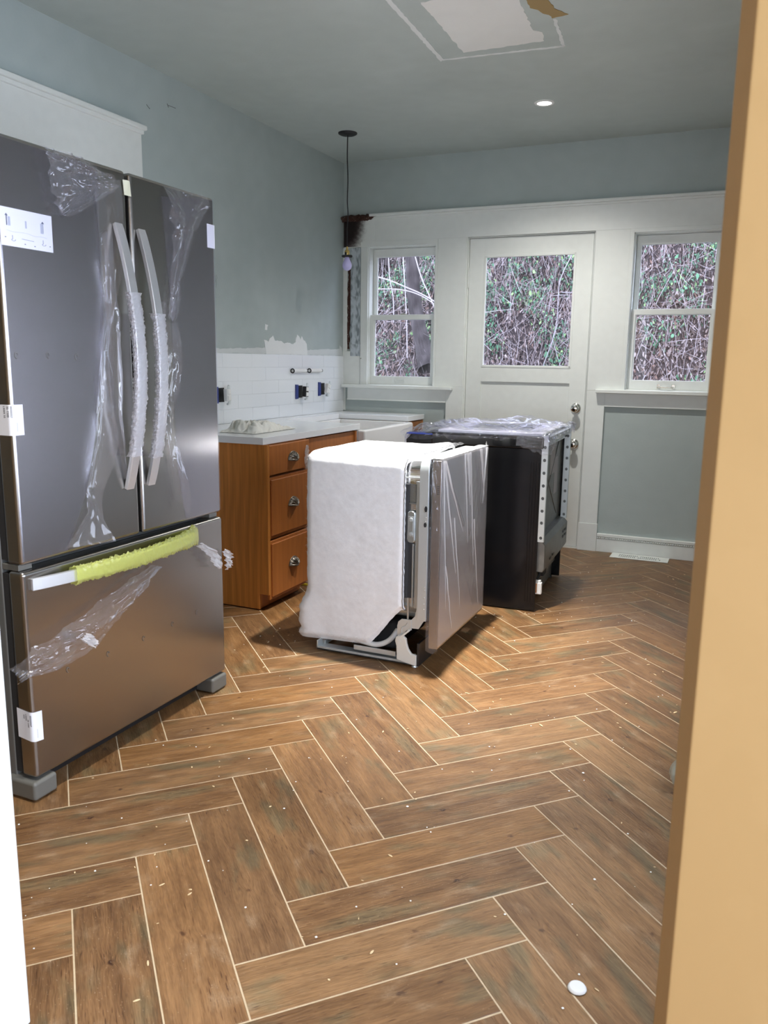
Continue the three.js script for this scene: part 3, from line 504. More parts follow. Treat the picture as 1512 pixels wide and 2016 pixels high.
// ---------------------------------------------------------------- base cabinet, worktop, sink, tiles
{
  const c = thing('drawer_cabinet', 'honey oak base cabinet with three drawers standing between the refrigerator and the sink', 'cabinet', [0.32, 0, 1.88]);
  const zl = 2.1, zr = 1.69;
  part(c, 'side_panel', uvm(join(onZ([[0.012, 0.006], [0.608, 0.006], [0.608, 0.084], [0.662, 0.084], [0.662, 0.82], [0.012, 0.82]], zl - 0.02, 0.018, 0.0008))), M.oak);
  part(c, 'side_panel', uvm(onZ([[0.012, 0.006], [0.6, 0.006], [0.6, 0.084], [0.64, 0.084], [0.64, 0.82], [0.012, 0.82]], zr, 0.018)), M.cherry);
  part(c, 'carcass', uvm(join(bx(0.012, 0.025, 0.084, 0.82, zr + 0.018, zl - 0.02), bx(0.012, 0.63, 0.084, 0.1, zr + 0.018, zl - 0.02), bx(0.6, 0.64, 0.08, 0.82, zr + 0.018, zl - 0.02))), M.darkWood);
  part(c, 'toe_kick', uvm(bx(0.588, 0.604, 0.006, 0.082, zr + 0.018, zl - 0.02)), M.cherry);
  const shell = () => {
    const g = sheet((u, v) => { const t = Math.PI * u, rho = v, k = 1 + 0.2 * Math.cos(13 * t) * Math.pow(rho, 1.5) * sst(1.05, 0.8, rho); return V(0.026 * Math.sqrt(Math.max(0, 1 - Math.pow(rho, 2.2))) * k + 0.001, 0.036 * rho * Math.sin(t) * k, 0.042 * rho * Math.cos(t)); }, 84, 12);
    const rim = tube([V(0.001, 0, -0.046), V(0.012, -0.003, -0.03), V(0.0275, -0.004, 0), V(0.012, -0.003, 0.03), V(0.001, 0, 0.046)], 0.0032, 24, 6);
    const arc = []; for (let i = 0; i <= 16; i++) { const t = Math.PI * i / 16; arc.push(V(0.002, 0.038 * Math.sin(t), 0.044 * Math.cos(t))); }
    return join(g, rim, tube(arc, 0.003, 32, 6));
  };
  const pull = M.handleDark;
  for (const [y0, y1, bev] of [[0.672, 0.815, 0], [0.358, 0.662, 1], [0.052, 0.348, 1]]) {
    const d = part(c, 'drawer', uvm(bev ? join(bx(0.64, 0.656, y0, y1, zr + 0.006, zl - 0.022, 0.004), bx(0.655, 0.664, y0 + 0.014, y1 - 0.014, zr + 0.02, zl - 0.036, 0.007)) : bx(0.64, 0.664, y0, y1, zr + 0.006, zl - 0.022, 0.004)), M.cherry);
    part(d, 'cup_handle', shell().translate(0.6645, (y0 + y1) / 2 - (bev ? 0.008 : 0.012), 1.865), pull);
  }
  const s = thing('sink_cabinet', 'dark oak sink base cabinet below the white apron sink', 'cabinet', [0.32, 0, 0.7]);
  part(s, 'side_panel', uvm(bx(0.012, 0.64, 0.006, 0.815, 1.085, 1.103)), M.cherry);
  part(s, 'side_panel', uvm(bx(0.012, 0.64, 0.006, 0.815, 0.018, 0.036)), M.oak);
  part(s, 'carcass', uvm(join(bx(0.012, 0.025, 0.02, 0.8, 0.036, 1.085), bx(0.025, 0.63, 0.084, 0.1, 0.036, 1.085), bx(0.6, 0.616, 0.006, 0.084, 0.036, 1.085), bx(0.62, 0.64, 0.084, 0.815, 0.036, 0.31))), M.darkWood);
  for (const [z0, z1] of [[0.33, 0.70], [0.706, 1.08]]) part(s, 'door', uvm(join(bx(0.62, 0.64, 0.09, 0.56, z0, z1, 0.003), bx(0.638, 0.646, 0.13, 0.52, z0 + 0.05, z1 - 0.05, 0.005))), M.cherry);
  solo('bay_rail', uvm(bx(0.58, 0.63, 0.71, 0.812, 1.104, 1.689)), M.cherry, 'dark brown rail across the empty appliance bay beside the drawers', 'rail');
  const k = thing('worktop', 'white quartz worktop slab lying over the oak drawers and round the sink', 'worktop', [0.3, 0.8205, 1.2]);
  part(k, 'slab', uvm(join(bx(0.008, 0.647, 0.8205, 0.8545, 1.055, 2.109, 0.002), bx(0.008, 0.13, 0.8205, 0.8545, 0.31, 1.06), bx(0.008, 0.647, 0.8205, 0.8545, 0.012, 0.316, 0.002))), M.quartz);
  const b = thing('apron_sink', 'deep white fireclay apron-front sink set into the worktop', 'sink', [0.4, 0.56, 0.69]);
  part(b, 'bowl', join(bx(0.13, 0.155, 0.58, 0.8195, 0.325, 1.075, 0.006), bx(0.155, 0.64, 0.58, 0.8195, 0.325, 0.35, 0.006), bx(0.155, 0.64, 0.58, 0.8195, 1.052, 1.077, 0.006), bx(0.14, 0.64, 0.575, 0.6, 0.33, 1.07)), M.fireclay);
  part(b, 'apron', bx(0.638, 0.69, 0.57, 0.8195, 0.323, 1.079, 0.013, 4), M.fireclay);
  part(b, 'drain', new THREE.CylinderGeometry(0.045, 0.045, 0.004, 24).translate(0.4, 0.602, 0.7), M.chrome);
  // glazed wall tiles, six courses
  const t = structGroup('backsplash');
  part(t, 'joint_bed', bx(0, 0.0045, 0.8545, 1.25, 0.012, 2.1), M.whiteGrout);
  const cw = 0.3, ch = (1.25 - 0.8555) / 5;
  for (let r = 0; r < 5; r++) for (let q = -1; q < 8; q++) {
    const z0 = Math.max(0.013, q * cw + (r % 2) * cw / 2 + 0.013), z1 = Math.min(2.099, (q + 1) * cw + (r % 2) * cw / 2 + 0.013 - 0.0007);
    if (z1 - z0 < 0.02) continue;
    part(t, 'tile', bx(0.001, 0.0076 + rr(-0.00015, 0.00015), 0.8555 + r * ch, 0.8555 + (r + 1) * ch - 0.0007, z0, z1, 0.0008, 1), M.gloss);
  }
}
// open electrical boxes in the tiles
function outlet(zc, yc, tilt, open, label) {
  const o = thing('outlet_box', label, 'outlet', [0.009, yc, zc], 'open electrical boxes in the tiled wall');
  const blue = std({ color: RGB(0.03, 0.05, 0.22), roughness: 0.5 });
  part(o, 'box', join(bx(0.0078, 0.0125, yc - 0.046, yc + 0.046, zc + 0.028, zc + 0.062), bx(0.0078, 0.016, yc - 0.047, yc + 0.047, zc + 0.058, zc + 0.064)), blue, 'blue box edge with a dark opening');
  part(o, 'opening', bx(0.0078, 0.0095, yc - 0.04, yc + 0.04, zc - 0.03, zc + 0.03), M.black);
  const d = new THREE.Group(); d.name = 'receptacle'; d.position.set(0.012, 0, -0.02); d.rotation.x = tilt; o.add(d);
  const add = (g, m, n) => { const q = flag(new THREE.Mesh(g, m)); q.name = n; d.add(q); };
  add(join(bx(0.004, 0.03, -0.034, 0.034, -0.02, 0.02, 0.004)), open ? M.blackMatte : M.whitePlastic, 'body');
  add(join(bx(0.028, 0.034, -0.03, -0.004, -0.014, 0.014, 0.004), bx(0.028, 0.034, 0.004, 0.03, -0.014, 0.014, 0.004)), M.whitePlastic, 'face');
  add(join(bx(0.0255, 0.0285, -0.052, 0.052, -0.01, 0.01), bx(0.018, 0.027, 0.045, 0.055, -0.016, -0.006), bx(0.018, 0.027, -0.055, -0.045, 0.004, 0.014)), M.galvLight, 'yoke');
}
outlet(0.645, 1.012, -0.08, true, 'open outlet box with a dark receptacle pulled out, left of the two above the worktop');
outlet(0.335, 1.022, -0.35, false, 'open outlet box with a white receptacle hanging askew, nearest the corner window');
outlet(1.535, 1.018, 0.06, false, 'outlet box half hidden behind the refrigerator edge');
{
  const tubeG = (z0, z1, label) => {
    const o = thing('pipe_stub', label, 'pipe stub', [0.022, 1.148, (z0 + z1) / 2]);
    part(o, 'sleeve', bar(V(0.022, 1.148, z0), V(0.022, 1.148, z1), 0.0125, 16), M.whitePlastic);
    part(o, 'end_ring', new THREE.TorusGeometry(0.0125, 0.004, 8, 18).translate(0.022, 1.148, z1), M.blackMatte, 'dark ring');
    part(o, 'end_cap', bar(V(0.022, 1.148, z0 - 0.012), V(0.022, 1.148, z0), 0.0115, 14), M.darkSteel);
    part(o, 'clip', bx(0.0078, 0.024, 1.142, 1.154, (z0 + z1) / 2 - 0.01, (z0 + z1) / 2 + 0.01), M.galvLight);
  };
  tubeG(0.595, 0.765, 'short white pipe sleeve level on the tiles, the one nearer the refrigerator');
  tubeG(0.385, 0.545, 'short white pipe sleeve level on the tiles, the one nearer the corner window');
}
// crumpled cloth
{
  const cloth = std({ color: RGB(0.76, 0.75, 0.69), roughness: 0.95, side: THREE.DoubleSide });
  const g = sheet((u, v) => {
    const z = lerp(1.56, 1.975, u), x = lerp(0.30, 0.515, v), e = Math.min(1, 6 * Math.min(u, 1 - u, v, 1 - v));
    const r = 1 - Math.abs(fbm(u * 4.2, v * 3, 5, 3)) * 2.6, h = sst(0, 1, e) * (0.004 + 0.052 * Math.pow(Math.max(0, r), 1.6) * (0.3 + 0.7 * sst(0.15, 0.6, u)));
    return V(x + 0.02 * N(u * 5, v * 5, 8) + 0.018 * N(u * 9, 2, 3), 0.8562 + h + Math.max(0, 0.004 * N(u * 22, v * 14, 2)), z + 0.02 * N(u * 4, v * 6, 12) + 0.012 * N(3, v * 9, 1));
  }, 70, 46);
  solo('cloth', g, cloth, 'crumpled off-white cloth lying on the worktop beside the refrigerator', 'cloth');
}

// ---------------------------------------------------------------- dishwasher
{
  const d = thing('dishwasher', 'uninstalled dishwasher with white insulation blanket and film-wrapped steel door', 'dishwasher', [1.36, 0, 2.16]);
  part(d, 'tub', uvm(join(bx(1.125, 1.59, 0.19, 0.825, 1.91, 2.425, 0.03, 3))), M.galv);
  // insulation: for every x a path up the near side, over the top and down the far side
  const wave = (a, b) => 0.5 * N(a * 9, b * 9, 3) + 0.3 * N(a * 26, b * 26, 8) + 0.16 * N(a * 70, b * 70, 5);
  const blanket = (u, v) => {
    const R = 0.045, x0 = 1.052, xr = 1.528;
    let inw = 0, x;
    if (u < 0.06) { x = xr - 0.004; inw = 0.024 * (1 - u / 0.06); } else { const t = (u - 0.06) / 0.94; const span = xr - x0 + 0.06, s = xr - t * span; x = s; if (s < x0 + R) { const a = Math.min((x0 + R - s) / R, 2.0); x = x0 + R - R * Math.sin(Math.min(a, 1.57)); inw = R * (1 - Math.cos(Math.min(a, 1.57))) + Math.max(0, a - 1.57) * R; } else inw = 0.006 * sst(xr - 0.02, xr, s); }
    const ylow = x > 1.36 ? lerp(0.058, 0.232, sst(0, 1, (x - 1.36) / 0.155) * 0.35 + 0.65 * clamp((x - 1.36) / 0.155)) : lerp(0.036, 0.058, clamp((x - 1.05) / 0.31));
    const zn = lerp(2.438, 2.482, (x - x0) / (xr - x0)), zf = 1.878, top = 0.852, r = 0.052, dn = ylow < 0.3 ? 0 : 0;
    let y, z, ny = 0, nz = 0;
    if (v < 0.58) { const t = v / 0.58; y = lerp(ylow, top - r, t); z = zn; nz = 1; }
    else if (v < 0.68) { const a = (v - 0.58) / 0.1 * 1.5708; y = top - r + r * Math.sin(a); z = zn - r + r * Math.cos(a); nz = Math.cos(a); ny = Math.sin(a); }
    else if (v < 0.9) { const t = (v - 0.68) / 0.22; y = top; z = lerp(zn - r, zf + r, t); ny = 1; }
    else { const t = (v - 0.9) / 0.1, a = Math.min(1, t * 2) * 1.5708; y = top - r + r * Math.cos(a) - Math.max(0, t - 0.5) * 0.9; z = zf + r - r * Math.sin(a); ny = Math.cos(a); nz = -Math.sin(a); }
    const flare = sst(0.27, 0.16, y) * sst(x0 + 0.12, x0, x) * (v < 0.58 ? 1 : 0);
    const bulge = 0.012 * Math.sin(Math.PI * clamp((y - 0.1) / 0.7)) * nz * (v < 0.6 ? 1 : 0);
    const lump = ny * (0.012 * sst(1.40, 1.51, x) * sst(2.2, 1.95, z));
    const dd = 0.0035 * wave(x, y + z) - inw + lump + bulge * 0.4;
    let yy = y + ny * dd, zz = z + nz * dd;
    if (v < 0.02) zz -= 0.02 * (1 - v / 0.02);
    return V(x - 0.044 * flare * (0.8 + 0.4 * N(y * 30, 2)) + 0.003 * N(y * 60, z * 60, 4), yy, zz + 0.012 * flare);
  };
  const bg = sheet(blanket, 96, 150); uvm(bg, 2.2);
  const feltSide = M.felt.clone(); feltSide.side = THREE.DoubleSide;
  part(d, 'insulation_blanket', bg, feltSide, 'fluffy white insulation blanket');
  // fibres standing off the blanket's edges
  { const gs = []; for (let i = 0; i < 420; i++) { const q = blanket(rr(0.05, 0.97), i % 3 === 0 ? rr(0.0, 0.03) : i % 3 === 1 ? rr(0.6, 0.72) : rr(0, 1)); if (i % 3 === 2) q.copy(blanket(rr(0.9, 1) , rr(0.02, 0.6))); const b = q.clone().add(V(rr(-0.009, 0.006), rr(-0.005, 0.008), rr(-0.002, 0.007))); gs.push(bar(q, b, 0.00045, 3, 0.0002)); } const m = part(d, 'loose_fibres', join(gs), feltSide); m.userData.kind = 'stuff'; }
  // door frame flange with rounded top corners
  const ring = (x, dep, o, w, mat, name, z0 = 1.868, z1 = 2.465, y0 = 0.20, y1 = 0.852, r = 0.055) => {
    const rrect = (P, i) => { const a = z0 + i, b = z1 - i, c = y0, t = y1 - i, q = Math.max(0.004, r - i); P.moveTo(-b, c); P.lineTo(-b, t - q); P.absarc(-b + q, t - q, q, Math.PI, Math.PI / 2, true); P.lineTo(-a - q, t); P.absarc(-a - q, t - q, q, Math.PI / 2, 0, true); P.lineTo(-a, c); P.closePath(); return P; };
    const s = rrect(new THREE.Shape(), o); const h = new THREE.Path(); const a = z0 + o + w, b = z1 - o - w, t = y1 - o - w, q = Math.max(0.004, r - w);
    h.moveTo(-b, y0 + 0.001); h.lineTo(-a, y0 + 0.001); h.lineTo(-a, t - q); h.absarc(-a - q, t - q, q, 0, Math.PI / 2, false); h.lineTo(-b + q, t); h.absarc(-b + q, t - q, q, Math.PI / 2, Math.PI, false); h.closePath(); s.holes.push(h);
    return part(d, name, AX.x(extr(s, dep, 0.0012, 10)).translate(x, 0, 0), mat);
  };
  ring(1.584, 0.036, 0, 0.03, M.galvLight, 'front_flange');
  ring(1.604, 0.027, 0.012, 0.02, M.blackMatte, 'door_seal', 1.868, 2.465, 0.2, 0.849);
  // what shows between blanket and flange
  part(d, 'tub_rim', join(bx(1.515, 1.586, 0.245, 0.79, 2.40, 2.446, 0.006)), M.galv, 'shiny stamped tub rim');
  ring(1.53, 0.056, 0.016, 0.012, M.chrome, 'tub_lip', 1.868, 2.465, 0.5, 0.85, 0.06);
  part(d, 'bitumen_strip', join(bx(1.503, 1.538, 0.285, 0.748, 2.44, 2.462, 0.003), bx(1.535, 1.556, 0.285, 0.52, 2.44, 2.456, 0.003)), M.bitumen, 'black sound-damping strip');
  part(d, 'wire', bar(V(1.505, 0.774, 2.466), V(1.584, 0.776, 2.468), 0.002, 6), M.galvLight);
  part(d, 'recess_plate', join(bx(1.531, 1.567, 0.672, 0.747, 2.446, 2.452, 0.004), bx(1.528, 1.570, 0.668, 0.674, 2.446, 2.458, 0.002), bx(1.566, 1.571, 0.668, 0.75, 2.446, 2.458, 0.002)), M.galvDark);
  const br = part(d, 'mounting_bracket', (() => { const s = new THREE.Shape(); const a = 1.535, b = 1.567, y0 = 0.515, y1 = 0.642, r = 0.012; s.moveTo(a + r, y0); s.lineTo(b - r, y0); s.absarc(b - r, y0 + r, r, -1.57, 0, false); s.lineTo(b, y1 - r); s.absarc(b - r, y1 - r, r, 0, 1.57, false); s.lineTo(a + r, y1); s.absarc(a + r, y1 - r, r, 1.57, 3.14, false); s.lineTo(a, y0 + r); s.absarc(a + r, y0 + r, r, 3.14, 4.71, false); return join(extr(s, 0.006, 0.003).translate(0, 0, 2.458), bx(1.54, 1.562, 0.538, 0.622, 2.464, 2.4695, 0.004)); })(), M.galv);
  for (const y of [0.609, 0.552]) part(br, 'screw', join(new THREE.CylinderGeometry(0.0072, 0.0085, 0.005, 16).rotateX(1.5708).translate(1.5525, y, 2.473), bx(1.547, 1.558, y - 0.001, y + 0.001, 2.4755, 2.4768), bx(1.5515, 1.5535, y - 0.0055, y + 0.0055, 2.4755, 2.4768)), M.galvLight);
  part(d, 'brace', join(bx(1.556, 1.562, 0.25, 0.51, 2.455, 2.463, 0.001), bx(1.566, 1.582, 0.245, 0.76, 2.448, 2.458, 0.002)), M.galv);
  for (const [x, y, rx, ry] of [[1.612, 0.655, 0.0055, 0.0115], [1.61, 0.592, 0.0055, 0.0095]]) { const g = new THREE.CylinderGeometry(1, 1, 0.003, 18); g.rotateX(1.5708); g.scale(rx, ry, 1); part(d, 'slot', g.translate(x, y, 2.4665), M.blackMatte); }
  for (const [x, y] of [[1.612, 0.622], [1.611, 0.607], [1.614, 0.342], [1.613, 0.328], [1.612, 0.298], [1.612, 0.272], [1.612, 0.25]]) part(d, 'rivet', new THREE.SphereGeometry(0.0026, 8, 6).translate(x, y, 2.466), M.chrome);
  part(d, 'tub_bottom', uvm(join(sheet((u, v) => { const a = v * 1.9; return V(lerp(1.38, 1.585, u), 0.29 - 0.12 * Math.sin(a) + 0.004 * N(u * 9, v * 5), 2.45 - 0.13 * (1 - Math.cos(a))); }, 30, 16), bx(1.535, 1.542, 0.16, 0.29, 2.446, 2.454, 0.002))), std({ color: RGB(0.5, 0.46, 0.4), metalness: 0.6, roughness: 0.35, side: THREE.DoubleSide }), 'curved tub bottom');
  // hinge, leg plate, base
  const plate = onZ([[1.583, 0.31], [1.619, 0.31], [1.621, 0.21], [1.606, 0.19], [1.59, 0.163], [1.561, 0.162], [1.559, 0.198], [1.573, 0.213], [1.579, 0.242], [1.579, 0.282]], 2.458, 0.003, 0.0008);
  part(d, 'leg_plate', plate, M.galvLight);
  part(d, 'hinge_bracket', join(onZ([[1.5, 0.124], [1.498, 0.165], [1.503, 0.184], [1.517, 0.196], [1.559, 0.198], [1.561, 0.155], [1.54, 0.15], [1.515, 0.12]], 2.46, 0.004, 0.001), tube([V(1.518, 0.13, 2.466), V(1.52, 0.16, 2.466), V(1.535, 0.168, 2.466), V(1.543, 0.182, 2.466)], 0.003, 12, 6)), M.galvLight);
  part(d, 'hinge_arm', join(onZ([[1.496, 0.105], [1.499, 0.122], [1.512, 0.131], [1.528, 0.131], [1.543, 0.12], [1.546, 0.1], [1.553, 0.078], [1.566, 0.06], [1.588, 0.056], [1.588, 0.012], [1.556, 0.016], [1.504, 0.028], [1.502, 0.085]], 2.468, 0.01, 0.002), onZ([[1.515, 0.125], [1.554, 0.16], [1.559, 0.155], [1.522, 0.12]], 2.47, 0.012, 0.001), new THREE.CylinderGeometry(0.008, 0.008, 0.004, 16).rotateX(1.5708).translate(1.513, 0.105, 2.481)), std({ color: RGB(0.66, 0.64, 0.58), roughness: 0.5 }), 'pale plastic hinge arm');
  part(d, 'base_rail', join(bx(1.128, 1.59, 0.008, 0.014, 2.40, 2.466, 0.001), bx(1.128, 1.59, 0.008, 0.022, 2.462, 2.466, 0.001), bx(1.3, 1.49, 0.03, 0.05, 2.452, 2.458, 0.001), bx(1.128, 1.134, 0.008, 0.046, 2.42, 2.466, 0.002), bx(1.128, 1.59, 0.008, 0.028, 1.88, 1.9, 0.001), bx(1.12, 1.14, 0.008, 0.03, 1.9, 2.41, 0.002)), M.galvLight);
  part(d, 'pump_housing', join(bx(1.17, 1.46, 0.02, 0.15, 2.02, 2.38, 0.03, 3), new THREE.CylinderGeometry(0.07, 0.08, 0.1, 24).translate(1.3, 0.1, 2.36)), M.blackMatte);
  part(d, 'drain_hose', tube([V(1.3, 0.07, 2.44), V(1.356, 0.062, 2.44), V(1.391, 0.06, 2.44), V(1.425, 0.07, 2.44), V(1.455, 0.09, 2.43), V(1.475, 0.125, 2.40)], 0.0115, 40, 10), std({ color: RGB(0.62, 0.62, 0.6), roughness: 0.45 }), 'grey-white curved hose');
  part(d, 'kick_plate', bx(1.588, 1.598, 0.008, 0.105, 1.88, 2.47, 0.002), M.black);
  for (const z of [1.9, 2.455]) part(d, 'levelling_foot', join(new THREE.CylinderGeometry(0.004, 0.004, 0.05, 8).translate(1.575, 0.03, z), new THREE.CylinderGeometry(0.012, 0.014, 0.006, 14).translate(1.575, 0.004, z)), M.galvLight);
  for (const z of [1.9, 2.42]) part(d, 'levelling_foot', new THREE.CylinderGeometry(0.012, 0.014, 0.008, 14).translate(1.135, 0.005, z), M.galvLight);
  // door, film and the clear wrap over the rim
  const door = part(d, 'door', uvm(bx(1.632, 1.672, 0.088, 0.846, 1.862, 2.462, 0.005, 3)), M.stainless);
  part(door, 'control_strip', bx(1.62, 1.648, 0.838, 0.849, 1.875, 2.455, 0.003), M.black);
  for (let i = 0; i < 5; i++) part(door, 'vent_slot', bx(1.655, 1.6635, 0.7165 + i * 0.0072, 0.7195 + i * 0.0072, 2.461, 2.4632), M.black);
  const wrinkle = (z, y) => { let k = 0; for (const [z0, y0, z1, y1, w, a] of [[2.44, 0.84, 2.26, 0.38, 0.006, 1], [2.45, 0.84, 2.38, 0.30, 0.005, 0.8], [2.43, 0.83, 2.18, 0.55, 0.006, 0.8], [2.18, 0.84, 2.10, 0.5, 0.007, 0.9], [2.12, 0.84, 2.03, 0.42, 0.006, 0.8], [1.98, 0.84, 1.90, 0.62, 0.008, 1.1], [1.9, 0.84, 1.95, 0.62, 0.006, 0.8], [2.3, 0.5, 2.1, 0.15, 0.004, 0.35], [2.2, 0.4, 2.0, 0.12, 0.004, 0.3], [2.4, 0.45, 2.28, 0.12, 0.004, 0.3]]) { const dx = z1 - z0, dy = y1 - y0, l2 = dx * dx + dy * dy, t = clamp(((z - z0) * dx + (y - y0) * dy) / l2), e = Math.hypot(z - z0 - t * dx, y - y0 - t * dy); k += a * Math.exp(-(e * e) / (w * w)) * (1 - 0.6 * t); } return k; };
  const fd = sheet((u, v) => { const z = lerp(2.464, 1.858, u), y = lerp(0.10, 0.853, v); return V(1.6735 + 0.0045 * wrinkle(z, y) + 0.0012 * Math.abs(N(z * 18, y * 12, 3)), y, z); }, 150, 150);
  part(door, 'protective_film', fd, M.filmDoor);
  for (const [z0, y0, z1, y1, h] of [[2.45, 0.845, 2.27, 0.36, 0.010], [2.455, 0.845, 2.38, 0.24, 0.007], [2.44, 0.845, 2.19, 0.52, 0.011], [2.2, 0.85, 2.12, 0.46, 0.009], [2.13, 0.85, 2.03, 0.34, 0.010], [2.17, 0.85, 2.10, 0.62, 0.016], [1.985, 0.85, 1.905, 0.63, 0.016], [1.9, 0.85, 1.925, 0.6, 0.012], [2.31, 0.6, 2.2, 0.2, 0.006], [2.05, 0.55, 1.94, 0.14, 0.006], [2.4, 0.42, 2.3, 0.13, 0.006]])
    part(door, 'film_fold', sheet((u, v) => { const w = h * 0.55 * (1 - 0.75 * v), z = lerp(z0, z1, v) + 0.006 * N(v * 4, z0 * 9) + (u - 0.5) * w * 2, y = lerp(y0, y1, v); return V(1.6745 + h * 0.8 * (1 - 0.9 * v) * (1 - Math.abs(u - 0.5) * 2) + 0.0012 * Math.abs(N(z * 40, y * 30)), y, z); }, 4, 40), M.filmMilky);
  part(door, 'protective_film', sheet((u, v) => { const x = lerp(1.6735, 1.622, u), y = lerp(0.08, 0.853, v); const b = sst(0.45, 0.62, v) * u; return V(x - 0.012 * b * Math.sin(v * 6), y - 0.01 * (1 - v) * Math.sin(Math.PI * u), 2.4645 + 0.016 * b * (0.4 + Math.abs(N(u * 3, v * 9, 2))) + 0.004 * Math.abs(N(u * 6, v * 18, 5))); }, 18, 110), M.film);
  part(door, 'protective_film', sheet((u, v) => V(lerp(1.63, 1.676, v), 0.8535 + 0.004 * Math.abs(N(u * 14, v * 2, 7)), lerp(2.466, 1.858, u)), 60, 4), M.filmMilky, 'film fold over the top edge');
  part(door, 'protective_film', sheet((u, v) => V(1.676 - 0.018 * u * v, 0.84 + 0.036 * v * (1 - Math.abs(u - 0.35) * 0.8), lerp(1.895, 1.856, u) + 0.02 * (1 - v) * (u - 0.5)), 8, 8), M.filmMilky, 'peak of film at the far corner');
  part(door, 'protective_film', sheet((u, v) => { const z = lerp(2.462, 1.87, u); return V(1.672 - 0.03 * v - 0.004 * N(z * 9, v * 4), 0.096 - 0.02 * Math.sin(Math.PI * v) * (0.6 + 0.5 * N(z * 6, 2)), z); }, 50, 8), M.film);
  part(d, 'clear_wrap', sheet((u, v) => { const z = lerp(2.475, 1.94, v), x = lerp(1.49, 1.588, u), a = sst(0, 0.14, v); return V(x, lerp(0.755, 0.858, Math.sin(a * 1.5708)) + 0.012 * Math.abs(N(x * 40, z * 22, 3)) + 0.003, z - 0.012 * a + 0.004 * N(x * 60, z * 30, 6)); }, 24, 90), M.film, 'clear plastic wrap over the tub rim');
}
// scrap of plastic caught on the drawers, yellow stick, cap
solo('plastic_scrap', sheet((u, v) => V(0.668 + 0.012 * Math.abs(N(u * 4, v * 6, 2)) + 0.004, lerp(0.79, 0.668, v), 1.735 + (u - 0.5) * 0.045 * Math.sin(Math.PI * (0.12 + 0.8 * v)) + 0.01 * v), 10, 20), M.filmMilky, 'narrow scrap of clear plastic stuck on the top drawer front', 'plastic scrap');
solo('measuring_stick', uvm(bx(0.28, 0.68, 0.001, 0.011, 1.60, 1.613, 0.001)), std({ color: RGB(0.6, 0.5, 0.02), roughness: 0.5 }), 'thin yellow stick lying on the floor in the empty appliance bay', 'stick');
solo('plastic_disc', new THREE.LatheGeometry([[0, 0.0065], [0.014, 0.0068], [0.0165, 0.0055], [0.0185, 0.0025], [0.019, 0.0004], [0, 0.0004]].reverse().map(([a, b]) => new THREE.Vector2(a, b)), 32).translate(2.5073, 0.0004, 3.9122), std({ color: RGB(0.72, 0.72, 0.7), roughness: 0.45 }), 'small round white plastic disc on the floor tiles in the right foreground', 'disc');

